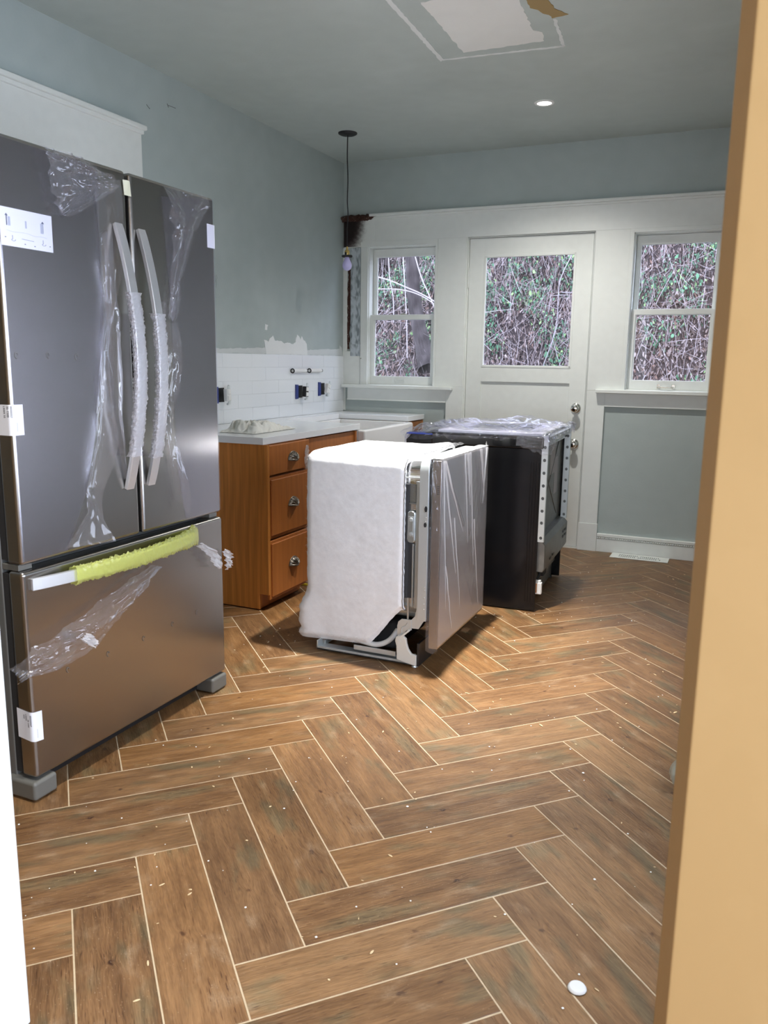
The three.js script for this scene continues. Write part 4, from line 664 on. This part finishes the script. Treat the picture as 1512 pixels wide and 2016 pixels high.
// ---------------------------------------------------------------- range, turned a little; built about its near back corner
{
  const r = thing('range', 'black kitchen range with its open steel back towards the room, plastic wrap over the cooktop', 'stove', [1.838, 0, 1.519]);
  r.rotation.y = 0.045;
  const add = (name, geo, mat, label, p = r) => { const m = flag(new THREE.Mesh(geo, mat)); m.name = name; p.add(m); if (label) m.userData.label = label; return m; };
  // local frame: x from the back (0) to the front (-), z from the near side (0) to the far side (-)
  const side = add('side_panel', join(bx(-0.64, 0, 0.006, 0.812, -0.016, 0, 0.004), bx(-0.054, -0.049, 0.05, 0.75, 0, 0.0035, 0.0015), bx(-0.041, -0.036, 0.05, 0.75, 0, 0.0035, 0.0015), bx(-0.027, -0.022, 0.05, 0.75, 0, 0.0035, 0.0015), bx(-0.012, -0.007, 0.05, 0.75, 0, 0.0035, 0.0015), bx(-0.27, -0.049, 0.745, 0.75, 0, 0.002)), M.blackEnamel);
  for (let i = 0; i < 4; i++) add('louvre', bx(-0.512, -0.435, 0.742 + i * 0.0095, 0.747 + i * 0.0095, 0, 0.004, 0.0015), M.blackGloss, null, side);
  add('side_panel', bx(-0.64, 0, 0.006, 0.812, -0.752, -0.736, 0.004), M.blackEnamel);
  add('oven_shell', bx(-0.62, -0.03, 0.1, 0.8, -0.735, -0.017), M.galvDark);
  add('oven_door', bx(-0.675, -0.64, 0.16, 0.78, -0.748, -0.004, 0.008), M.blackGloss);
  add('oven_handle', join(bar(V(-0.72, 0.74, -0.70), V(-0.72, 0.74, -0.05), 0.012, 12), bar(V(-0.675, 0.74, -0.66), V(-0.72, 0.74, -0.66), 0.01, 10), bar(V(-0.675, 0.74, -0.09), V(-0.72, 0.74, -0.09), 0.01, 10)), M.stainless);
  add('control_panel', extr(shp([[-0.69, 0.795], [-0.692, 0.83], [-0.66, 0.858], [-0.55, 0.868], [-0.55, 0.795]]), 0.75, 0.004).translate(0, 0, -0.75), M.black);
  add('blue_film', bx(-0.69, -0.545, 0.862, 0.868, -0.03, 0.006, 0.002).rotateZ(0).translate(0, -0.004, 0), std({ color: RGB(0.03, 0.08, 0.5), roughness: 0.4 }), 'blue film edge');
  const top = add('cooktop', bx(-0.56, 0.008, 0.812, 0.872, -0.758, 0.006, 0.01, 3), M.blackGloss);
  add('control_knob', new THREE.CylinderGeometry(0.018, 0.02, 0.025, 20).rotateZ(1.2).translate(-0.70, 0.83, -0.12), M.black);
  const foamRing = (() => { const s = shp([[-0.53, 0.02], [-0.005, 0.02], [-0.005, 0.735], [-0.53, 0.735]]), h = new THREE.Path(); h.moveTo(-0.44, 0.20); h.lineTo(-0.44, 0.60); h.lineTo(-0.1, 0.60); h.lineTo(-0.1, 0.20); h.closePath(); s.holes.push(h); return AX.y(extr(s, 0.009, 0.002)).translate(0, 0.874, 0); })();
  add('foam_pad', foamRing, std({ color: RGB(0.8, 0.8, 0.83), roughness: 0.7 }), 'white foam sheet with an open middle', top);
  // back: panel with pressed cross, stickers, perforated angles, lower cover
  const bp = add('back_panel', join(bx(-0.03, -0.02, 0.34, 0.86, -0.735, -0.017), ...[[[0.80, -0.1], [0.6, -0.34]], [[0.6, -0.34], [0.4, -0.09]], [[0.6, -0.34], [0.8, -0.6]], [[0.6, -0.34], [0.4, -0.62]]].map(([a, b]) => bar(V(-0.0195, a[0], a[1]), V(-0.0195, b[0], b[1]), 0.0035, 6))), M.galvDark);
  add('label_sheet', bx(-0.0195, -0.0185, 0.36, 0.5, -0.27, -0.17), M.paperGrey, 'printed paper label', bp);
  add('label_sheet', bx(-0.0195, -0.0185, 0.52, 0.72, -0.60, -0.50), M.paperGrey, null, bp);
  add('label_sheet', bx(-0.0195, -0.0185, 0.64, 0.80, -0.5, -0.36), M.paperGrey, 'curled paper label', bp);
  add('label_line', join(...[0, 1, 2, 3, 4].map((i) => bx(-0.0184, -0.018, 0.37 + i * 0.02, 0.374 + i * 0.02, -0.262, -0.18 - (i % 2) * 0.02)), bx(-0.0184, -0.018, 0.462, 0.478, -0.262, -0.18)), std({ color: RGB(0.35, 0.2, 0.18), roughness: 0.7 }), null, bp);
  const holeYs = [0.86, 0.822, 0.76, 0.697, 0.635, 0.573, 0.511, 0.452, 0.416 - 0.04];
  const strip = (z, name) => {
    const s = shp([[-0.004, 0.358], [0.028, 0.358], [0.028, 0.878], [-0.004, 0.878]]);
    for (const y of [0.862, 0.822, 0.76, 0.698, 0.636, 0.574, 0.512, 0.453, 0.378]) { const h = new THREE.Path(); h.absellipse(0.014, y, 0.0072, 0.0082, 0, 6.2832, true); s.holes.push(h); }
    add('perforated_angle', join(extr(s, 0.002, 0.0004, 10).translate(0, 0, z), bx(0.026, 0.0285, 0.358, 0.878, z - 0.02, z)), M.galvLight, 'steel angle with a row of holes');
  };
  strip(-0.004); strip(-0.70);
  for (const z of [-0.0125, -0.7085]) add('angle_backing', bx(-0.004, 0.026, 0.36, 0.876, z, z + 0.002), M.darkSteel);
  add('top_angle', join(bx(-0.02, 0.026, 0.84, 0.868, -0.70, -0.006, 0.002), ...[0.12, 0.24, 0.36, 0.48, 0.6].map((z) => new THREE.CylinderGeometry(0.006, 0.006, 0.004, 12).rotateZ(1.5708).translate(0.027, 0.853, -z))), M.galvLight);
  const lc = add('lower_cover', extr(shp([[-0.02, 0.365], [0.012, 0.362], [0.034, 0.338], [0.034, 0.215], [0.026, 0.2], [-0.02, 0.2]]), 0.68, 0.003).translate(0, 0, -0.71), M.galvDark);
  for (const [z, y] of [[0.62, 0.30], [0.62, 0.272], [0.55, 0.30], [0.55, 0.272], [0.16, 0.236], [0.24, 0.24]]) add('slot', bx(0.0365, 0.0385, y, y + 0.011, -z - 0.045, -z, 0.003), M.black, null, lc);
  add('rear_skirt', join(bx(-0.05, -0.046, 0.01, 0.2, -0.735, -0.4), bx(-0.6, -0.05, 0.08, 0.1, -0.735, -0.017)), M.galvDark);
  add('wiring', join(tube([V(-0.03, 0.17, -0.05), V(-0.01, 0.15, -0.09), V(0.0, 0.18, -0.13), V(-0.02, 0.15, -0.2)], 0.007, 24, 7), tube([V(-0.03, 0.18, -0.03), V(0.0, 0.14, -0.06), V(0.002, 0.13, -0.03)], 0.006, 20, 7), bx(-0.04, 0.0, 0.13, 0.17, -0.3, -0.22, 0.006)), M.blackMatte);
  const plug = add('power_plug', join(bx(-0.014, 0.026, 0.086, 0.148, -0.05, -0.024, 0.006), bx(-0.008, 0.02, 0.148, 0.158, -0.046, -0.028, 0.003)), M.whitePlastic, 'white plug with an orange stripe');
  add('tag', join(bx(-0.006, 0.003, 0.094, 0.142, -0.0238, -0.0228)), std({ color: RGB(0.55, 0.2, 0.04), roughness: 0.6 }), null, plug);
  add('levelling_leg', new THREE.CylinderGeometry(0.012, 0.014, 0.012, 12).translate(-0.05, 0.0065, -0.04), M.black);
  add('levelling_leg', new THREE.CylinderGeometry(0.012, 0.014, 0.012, 12).translate(-0.05, 0.0065, -0.71), M.black);
  // clear wrap: lies on the top and hangs down all round, crumpled
  const wrap = sheet((u, v) => {
    const hang = 0.04 + 0.05 * Math.abs(N(u * 7, v * 7, 21)), L = 0.70, Wd = 0.765, a = (u - 0.5) * (L + 2 * hang), b = (v - 0.5) * (Wd + 2 * hang);
    let x = a, z = b, y = 0.889; const ox = Math.max(0, Math.abs(a) - L / 2), oz = Math.max(0, Math.abs(b) - Wd / 2), o = ox + oz;
    if (ox > 0) x = Math.sign(a) * (L / 2 + 0.14 * ox); if (oz > 0) z = Math.sign(b) * (Wd / 2 + 0.12 * oz);
    y -= o * 0.95 * (0.85 + 0.5 * N(a * 7, b * 7, 2));
    const front = sst(0.08, -0.02, u - 0.14 + 0.0) ; y -= 0.028 * sst(0.3, 0.12, u);
    const c = Math.abs(N(a * 11, b * 9, 4)) * 0.8 + Math.abs(N(a * 22 + b * 9, b * 19, 7)) * 0.4, edge = sst(0.0, 0.1, Math.max(Math.abs(a) - L / 2 + 0.06, Math.abs(b) - Wd / 2 + 0.06));
    const k = c * (0.008 + 0.026 * edge);
    return V(x - 0.325 + Math.sign(a) * k * (ox > 0 ? 1.1 : 0), y + k * (o > 0 ? 0.5 : 1), z - 0.376 + Math.sign(b) * k * (oz > 0 ? 1.1 : 0));
  }, 110, 110);
  add('clear_wrap', wrap, M.filmThin, 'crumpled clear plastic wrap');
  add('clear_wrap', sheet((u, v) => { const a = u * 2.6 - 0.5, r = 0.045 + 0.022 * N(u * 2.5, v * 7, 3) + 0.02 * Math.abs(N(u * 5, v * 14, 6)); return V(-0.625 - (r + 0.025) * Math.sin(a) * 1.1 + 0.02 * N(v * 8, u * 4), 0.835 + r * Math.cos(a) + 0.01 * v, lerp(-0.70, 0.02, v) + 0.012 * N(u * 9, v * 9, 2)); }, 40, 110), M.film, 'bunched plastic wrap round the controls');
  add('clear_wrap', sheet((u, v) => { const a = (u - 0.5) * 1.9, d = 0.10 * (1 - 0.75 * Math.abs(u - 0.5)) * (1 + 0.35 * N(u * 7, 3)), c = 0.02 * Math.abs(N(u * 12, v * 10, 5)) + 0.016 * v; return V((a < 0 ? 0.012 + 0.10 * a * 1.4 : 0.026) + (a < 0 ? 0 : c), 0.888 - d * v + 0.006 * Math.abs(N(u * 20, v * 16, 8)), a < 0 ? 0.012 + c : 0.012 - 0.14 * a); }, 60, 40), M.film, 'plastic wrap hanging over the near back corner');
  add('clear_wrap', sheet((u, v) => { const x = lerp(-0.60, -0.02, u), z = lerp(-0.74, -0.01, v); return V(x, 0.888 + 0.05 * Math.abs(N(x * 5 + z * 2, z * 4, 9)) + 0.018 * Math.abs(N(x * 14 - z * 6, z * 11, 4)), z); }, 70, 80), M.filmThin, 'loose plastic wrap over the cooktop');
  add('red_tag', new THREE.TorusGeometry(0.016, 0.0045, 8, 20).rotateY(0.3).translate(-0.625, 0.757, 0.012), std({ color: RGB(0.75, 0.05, 0.11), roughness: 0.5 }), 'small red loop');
}

// ---------------------------------------------------------------- pendant and ceiling lights
{
  const px = 0.37, pz = 0.684, p = thing('pendant_lamp', 'bare bulb pendant on a black cord hanging in the corner by the window', 'pendant lamp', [px, 1.7, pz]);
  part(p, 'canopy', new THREE.LatheGeometry([[0, -0.014], [0.045, -0.012], [0.057, -0.006], [0.058, 0.0]].map(([a, b]) => new THREE.Vector2(a, b)), 32).translate(px, CEIL - 0.0005, pz), M.black);
  part(p, 'cord', tube([V(px + 0.0, CEIL - 0.01, pz), V(px - 0.002, 2.44, pz), V(px + 0.003, 2.3, pz), V(px + 0.001, 2.18, pz + 0.002), V(px + 0.005, 2.1, pz), V(px + 0.0, 2.02, pz), V(px + 0.001, 1.905, pz)], 0.0034, 60, 7), M.blackMatte);
  part(p, 'socket', new THREE.LatheGeometry([[0.004, 1.912], [0.0065, 1.905], [0.007, 1.893], [0.013, 1.889], [0.0155, 1.882], [0.0155, 1.866], [0.0135, 1.861], [0.0135, 1.846]].reverse().map(([a, b]) => new THREE.Vector2(a, b)), 24).translate(px, 0, pz), M.brass);
  part(p, 'shade_ring', join(new THREE.LatheGeometry([[0.013, 1.848], [0.03, 1.848], [0.033, 1.852], [0.033, 1.858], [0.03, 1.86], [0.013, 1.862], [0.013, 1.848]].map(([a, b]) => new THREE.Vector2(a, b)), 28).translate(px, 0, pz), bx(px - 0.006, px + 0.006, 1.85, 1.876, pz + 0.013, pz + 0.022, 0.002)), M.blackMatte);
  part(p, 'bulb', new THREE.LatheGeometry([[0, 1.767], [0.012, 1.769], [0.022, 1.776], [0.0285, 1.788], [0.03, 1.8], [0.0275, 1.813], [0.0215, 1.826], [0.016, 1.838], [0.0132, 1.85]].map(([a, b]) => new THREE.Vector2(a, b)), 28).translate(px, 0, pz), phy({ color: RGB(0.52, 0.49, 0.82), roughness: 0.25, clearcoat: 0.6 }), 'bulb with the lavender light on it put into its colour');  // lavender cast of the light is painted into the bulb colour
}
const lens = std({ color: RGB(0.9, 0.9, 0.88), emissive: new THREE.Color(1, 0.97, 0.92), emissiveIntensity: 4, roughness: 0.6 });
LAMPS.forEach(([x, z, k, wide], i) => {
  const l = thing('recessed_light', ['round white recessed ceiling light shining near the back wall', 'round recessed ceiling light above the dishwasher', 'unseen recessed ceiling light nearest the doorway, placed to light the near floor'][i], 'ceiling light', [x, CEIL - 0.006, z]);
  part(l, 'trim_ring', new THREE.LatheGeometry([[0.037, 0.0], [0.04, -0.005], [0.05, -0.004], [0.053, 0.0]].map(([a, b]) => new THREE.Vector2(a, b)), 32).translate(x, CEIL - 0.0004, z), M.white);
  part(l, 'lens', new THREE.CylinderGeometry(0.039, 0.039, 0.002, 32).translate(x, CEIL - 0.0015, z), lens);
  const s = new THREE.SpotLight(LAMP.color, LAMP.power * k, 0, wide, LAMP.penumbra, 2);
  s.position.set(x, CEIL - 0.012, z); s.target.position.set(x, 0, z); s.castShadow = true; s.shadow.radius = 1.6; s.shadow.mapSize.set(2048, 2048);
  scene.add(s, s.target);
});

// ---------------------------------------------------------------- small things on the floor
{
  const g = new THREE.IcosahedronGeometry(1, 0), n = 420, m = new THREE.InstancedMesh(g, std({ color: 0xffffff, roughness: 0.9 }), n), o = new THREE.Object3D(), c = new THREE.Color();
  for (let i = 0; i < n; i++) {
    let x, z; do { x = rr(0.7, 2.9); z = rr(0.3, 4.5); } while ((x < 1.05 && z > 2.9 && z < 3.9) || (x > 1.0 && x < 1.7 && z > 1.85 && z < 2.5) || (x > 1.1 && x < 1.9 && z < 1.55));
    const s = rr(0.0012, 0.0032) * (rnd() < 0.05 ? 1.5 : 1), chip = rnd() < 0.4;
    o.position.set(x, 0.0006 + s * 0.25, z); o.rotation.set(0, rr(0, 6.3), 0); o.scale.set(s * (chip ? rr(1.5, 3.5) : 1), s * 0.45, s); o.updateMatrix(); m.setMatrixAt(i, o.matrix);
    m.setColorAt(i, chip ? c.setRGB(0.62, 0.47, 0.27) : c.setRGB(0.78, 0.76, 0.7));
  }
  m.name = 'plaster_crumbs'; m.userData.kind = 'stuff'; flag(m); scene.add(m); tag(m, 'plaster crumbs and wood splinters scattered over the floor tiles', 'debris');
}
{ // what peeps out behind the doorway corner
  const o = thing('tape_roll', 'roll of greenish clear tape on the floor half hidden by the tan doorway corner', 'tape roll', [2.655, 0, 3.02]);
  const g = new THREE.LatheGeometry([[0.03, -0.024], [0.05, -0.024], [0.05, 0.024], [0.03, 0.024], [0.03, -0.024]].map(([a, b]) => new THREE.Vector2(a, b)), 36); g.rotateX(Math.PI / 2); g.rotateY(0.35); g.translate(2.655, 0.0505, 3.02);
  part(o, 'tape', g, phy({ color: RGB(0.42, 0.5, 0.45), roughness: 0.2, clearcoat: 0.6 }));
  const h = new THREE.LatheGeometry([[0.027, -0.025], [0.03, -0.025], [0.03, 0.025], [0.027, 0.025], [0.027, -0.025]].map(([a, b]) => new THREE.Vector2(a, b)), 30); h.rotateX(Math.PI / 2); h.rotateY(0.35); h.translate(2.655, 0.0505, 3.02);
  part(o, 'core', h, std({ color: RGB(0.3, 0.2, 0.12), roughness: 0.9 }), 'brown cardboard core');
}

// ---------------------------------------------------------------- the wooded bank outside
const slopeY = (x, z) => { const d = -z - 0.9; return (d < 0.4 ? -0.35 : -0.35 + (d - 0.4) * 1.12) + 0.16 * fbm(x * 1.3, z * 1.3, 4) + 0.05 * N(x * 5, z * 5, 2); };
{
  const g = sheet((u, v) => { const x = lerp(-5, 7, u), z = lerp(-0.2, -8, v); return V(x, slopeY(x, z), z); }, 140, 100);
  const soil = std({ roughness: 1, map: tex(256, 256, (u, v) => { const k = 30 * tn(u, v, 12) + 26 * tn(u, v, 40, 3); return [52 + k, 44 + k * 0.9, 44 + k * 0.9]; }) });
  uvm(g, 0.8); struct('hillside', g, soil);
  const o = new THREE.Object3D(), c = new THREE.Color();
  const leafGeo = (() => { const s = new THREE.Shape(); s.moveTo(0, -0.5); s.quadraticCurveTo(0.42, -0.1, 0.0, 0.55); s.quadraticCurveTo(-0.42, -0.1, 0, -0.5); const q = new THREE.ShapeGeometry(s, 3); const p = q.attributes.position; for (let i = 0; i < p.count; i++) p.setZ(i, 0.35 * Math.abs(p.getX(i)) - 0.25 * p.getY(i) * p.getY(i)); q.computeVertexNormals(); return q; })();
  const scatter = (name, n, place, col, label, cat, geo, mat) => {
    const m = new THREE.InstancedMesh(geo, mat, n);
    for (let i = 0; i < n; i++) { place(i); o.updateMatrix(); m.setMatrixAt(i, o.matrix); m.setColorAt(i, col(i)); }
    m.name = name; m.userData.kind = 'stuff'; flag(m); scene.add(m); tag(m, label, cat);
  };
  const leafMat = phy({ color: 0xffffff, roughness: 0.7, transmission: 0.3, thickness: 0, side: THREE.DoubleSide });
  const spot = (lo = 0, hi = 0.05, z0 = -1.5, z1 = -4.6) => { const x = rr(-2.3, 3.9), z = z0 + (z1 - z0) * rnd(); o.position.set(x, slopeY(x, z) + rr(lo, hi), z); return [x, z]; };
  scatter('leaf_litter', 46000, () => { spot(0, 0.06); o.rotation.set(rr(-1.6, 0.4), rr(0, 6.3), rr(-0.7, 0.7)); const s = rr(0.018, 0.05); o.scale.set(s, s * rr(1, 1.9), s); },
    () => { const t = rnd(); return t < 0.35 ? c.setRGB(0.13, 0.09, 0.075) : t < 0.75 ? c.setRGB(0.27, 0.2, 0.18) : t < 0.93 ? c.setRGB(0.44, 0.37, 0.35) : c.setRGB(0.3, 0.18, 0.14); }, 'brown leaf litter covering the bank outside', 'leaves', leafGeo, leafMat);
  scatter('ivy_leaves', 24000, () => { let x, z, k = 0; do { [x, z] = spot(0.01, 0.2); k++; } while (k < 12 && fbm(x * 2.6, z * 2.6, 60) + (z < -3.2 ? 0.12 : 0) + (x < 0 && z > -2.4 ? 0.1 : 0) < 0.06); o.rotation.set(rr(-1.3, 0.2), rr(0, 6.3), rr(-0.5, 0.5)); const s = rr(0.014, 0.045) * (rnd() < 0.1 ? 1.5 : 1); o.scale.set(s * 1.25, s, s); },
    () => { const t = rnd(); return t < 0.55 ? c.setRGB(0.04, 0.13, 0.065) : t < 0.85 ? c.setRGB(0.1, 0.27, 0.14) : c.setRGB(0.26, 0.42, 0.16); }, 'green ivy and low leaves growing over the bank outside', 'ivy', leafGeo, leafMat);
  const twigGeo = (() => { const q = new THREE.CylinderGeometry(0.35, 1, 1, 5, 5); const p = q.attributes.position; for (let i = 0; i < p.count; i++) { const y = p.getY(i); p.setX(i, p.getX(i) + 9 * (0.25 - y * y)); } q.translate(0, 0.5, 0); q.computeVertexNormals(); return q; })();
  scatter('bare_twigs', 6500, () => { spot(-0.02, 0.18, -1.6, -4.6); const up = rnd() < 0.12; o.rotation.set(up ? rr(-0.5, 0.5) : rr(-1.6, 1.6), rr(0, 6.3), up ? rr(-0.5, 0.5) : rr(-1.7, 1.7)); const l = up ? rr(0.2, 0.5) : rr(0.08, 0.42), r = rr(0.001, 0.003); o.scale.set(r * 1.1, l, r * 1.1); },
    () => { const t = rnd(); return t < 0.45 ? c.setRGB(0.26, 0.21, 0.21) : t < 0.85 ? c.setRGB(0.4, 0.35, 0.36) : c.setRGB(0.5, 0.45, 0.46); }, 'tangle of thin bare twigs and bramble canes on the bank outside', 'twigs', twigGeo, std({ color: 0xffffff, roughness: 0.9 }));
  // trunks and the thick pale branches seen through the left window
  const bark = std({ roughness: 1, map: tex(256, 256, (u, v) => { const k = 34 * N(u * 30, v * 5, 3) + 18 * tn(u, v, 40, 8); return [56 + k * 0.8, 50 + k * 0.8, 50 + k * 0.8]; }), bumpMap: grey((u, v) => 0.5 + 0.4 * N(u * 30, v * 5, 3)), bumpScale: 0.02 });
  const trunk = (pts, r0, r1, label) => {
    const curve = new THREE.CatmullRomCurve3(pts), g = new THREE.TubeGeometry(curve, 40, 1, 14, false), p = g.attributes.position, q = V(0, 0, 0);
    for (let i = 0; i <= 40; i++) { curve.getPointAt(i / 40, q); const r = lerp(r0, r1, i / 40) * (i < 6 ? 1 + 0.45 * Math.pow(1 - i / 6, 2) : 1); for (let j = 0; j <= 14; j++) { const k = i * 15 + j, w = r * (1 + 0.12 * N(j * 0.9, i * 0.5, r0 * 40)); p.setXYZ(k, q.x + (p.getX(k) - q.x) * w, q.y + (p.getY(k) - q.y) * w, q.z + (p.getZ(k) - q.z) * w); } }
    g.computeVertexNormals(); solo('tree_trunk', g, bark, label, 'tree trunk');
  };
  trunk([V(-0.27, 1.15, -2.45), V(-0.42, 1.5, -2.58), V(-0.55, 1.9, -2.7), V(-0.62, 2.6, -2.8), V(-0.66, 4.6, -2.9)], 0.078, 0.058, 'dark tree trunk rising through the middle of the left window');
  trunk([V(-0.25, 1.7, -3.0), V(-0.27, 2.4, -3.1), V(-0.3, 4.8, -3.2)], 0.09, 0.06, 'dark tree trunk at the right edge of the left window');
  trunk([V(-1.35, 2.3, -3.5), V(-1.34, 3.2, -3.55), V(-1.3, 5.4, -3.6)], 0.11, 0.08, 'dark tree trunk at the upper left of the left window');
  { const g = new THREE.IcosahedronGeometry(1, 4), p = g.attributes.position; for (let i = 0; i < p.count; i++) { const q = V(p.getX(i), p.getY(i), p.getZ(i)), k = 1 + 0.22 * N(q.x * 2, q.y * 2, q.z * 2) + 0.08 * N(q.x * 6, q.y * 6, q.z * 6); p.setXYZ(i, q.x * k * 0.13, q.y * k * 0.13, q.z * k * 0.11); } g.computeVertexNormals(); solo('boulder', g.translate(-0.03, 1.2, -2.22), bark, 'dark rounded root boulder beside the tree foot in the left window', 'boulder'); }
  const pale = std({ color: RGB(0.33, 0.3, 0.32), roughness: 0.9 });
  const branch = (pts, r, label) => solo('bare_branch', tube(pts.map((q) => V(...q)), r, 40, 7), pale, label, 'branch', undefined);
  const z = -2.2;
  branch([[-1.2, 2.1, z], [-0.76, 2.04, z], [-0.61, 2.0, z], [-0.43, 1.93, z], [-0.26, 1.86, z], [-0.05, 1.74, z], [0.25, 1.5, z - 0.05]], 0.0065, 'thick pale branch sweeping down to the right in the left window, the upper one');
  branch([[-1.2, 1.89, z + 0.09], [-0.75, 1.91, z + 0.09], [-0.45, 1.9, z + 0.09], [-0.26, 1.85, z + 0.09], [-0.05, 1.73, z + 0.09], [0.25, 1.52, z + 0.06]], 0.005, 'pale branch arching just under the thick one in the left window');
  branch([[-0.49, 2.45, z - 0.04], [-0.48, 2.17, z - 0.04], [-0.46, 1.96, z - 0.04], [-0.435, 1.62, z - 0.04], [-0.42, 1.25, z - 0.04]], 0.0055, 'upright pale stem in the middle of the left window');
  branch([[-0.45, 2.5, z - 0.08], [-0.37, 2.22, z - 0.08], [-0.3, 2.02, z - 0.08], [-0.23, 1.88, z - 0.08], [-0.14, 1.7, z - 0.08], [-0.02, 1.45, z - 0.08]], 0.006, 'pale stem leaning down to the right in the left window');
  branch([[-0.68, 2.4, z - 0.1], [-0.66, 2.15, z - 0.1], [-0.65, 2.03, z - 0.1], [-0.61, 1.85, z - 0.1], [-0.6, 1.6, z - 0.1]], 0.005, 'pale stem near the left side of the left window');
  // longer canes in front of the bank behind the door and the right window
  const canes = [[0.95, 1.2, 1.2, 2.2, 'pale bramble cane leaning right behind the left half of the door glass'], [1.1, 2.0, 1.55, 1.5, 'pale bramble cane falling to the right across the upper door glass'], [1.5, 1.2, 1.35, 2.2, 'pale upright bramble cane behind the right half of the door glass'],
    [2.5, 1.1, 2.7, 2.2, 'pale bramble cane standing behind the left part of the right window'], [2.6, 1.3, 3.2, 1.7, 'pale bramble cane slanting up to the right behind the lower right window']];
  canes.forEach(([x0, y0, x1, y1, label], i) => { const zz = -2.05 - (i % 4) * 0.12; solo('bramble_cane', tube([V(x0, y0 - 0.15, zz), V(lerp(x0, x1, 0.35) + rr(-0.06, 0.06), lerp(y0, y1, 0.35), zz - 0.04), V(lerp(x0, x1, 0.7) + rr(-0.06, 0.06), lerp(y0, y1, 0.7) + 0.03, zz), V(x1, y1, zz - 0.08)], 0.0038, 30, 6), pale, label, 'cane'); });
}
renderer.render(scene, camera);
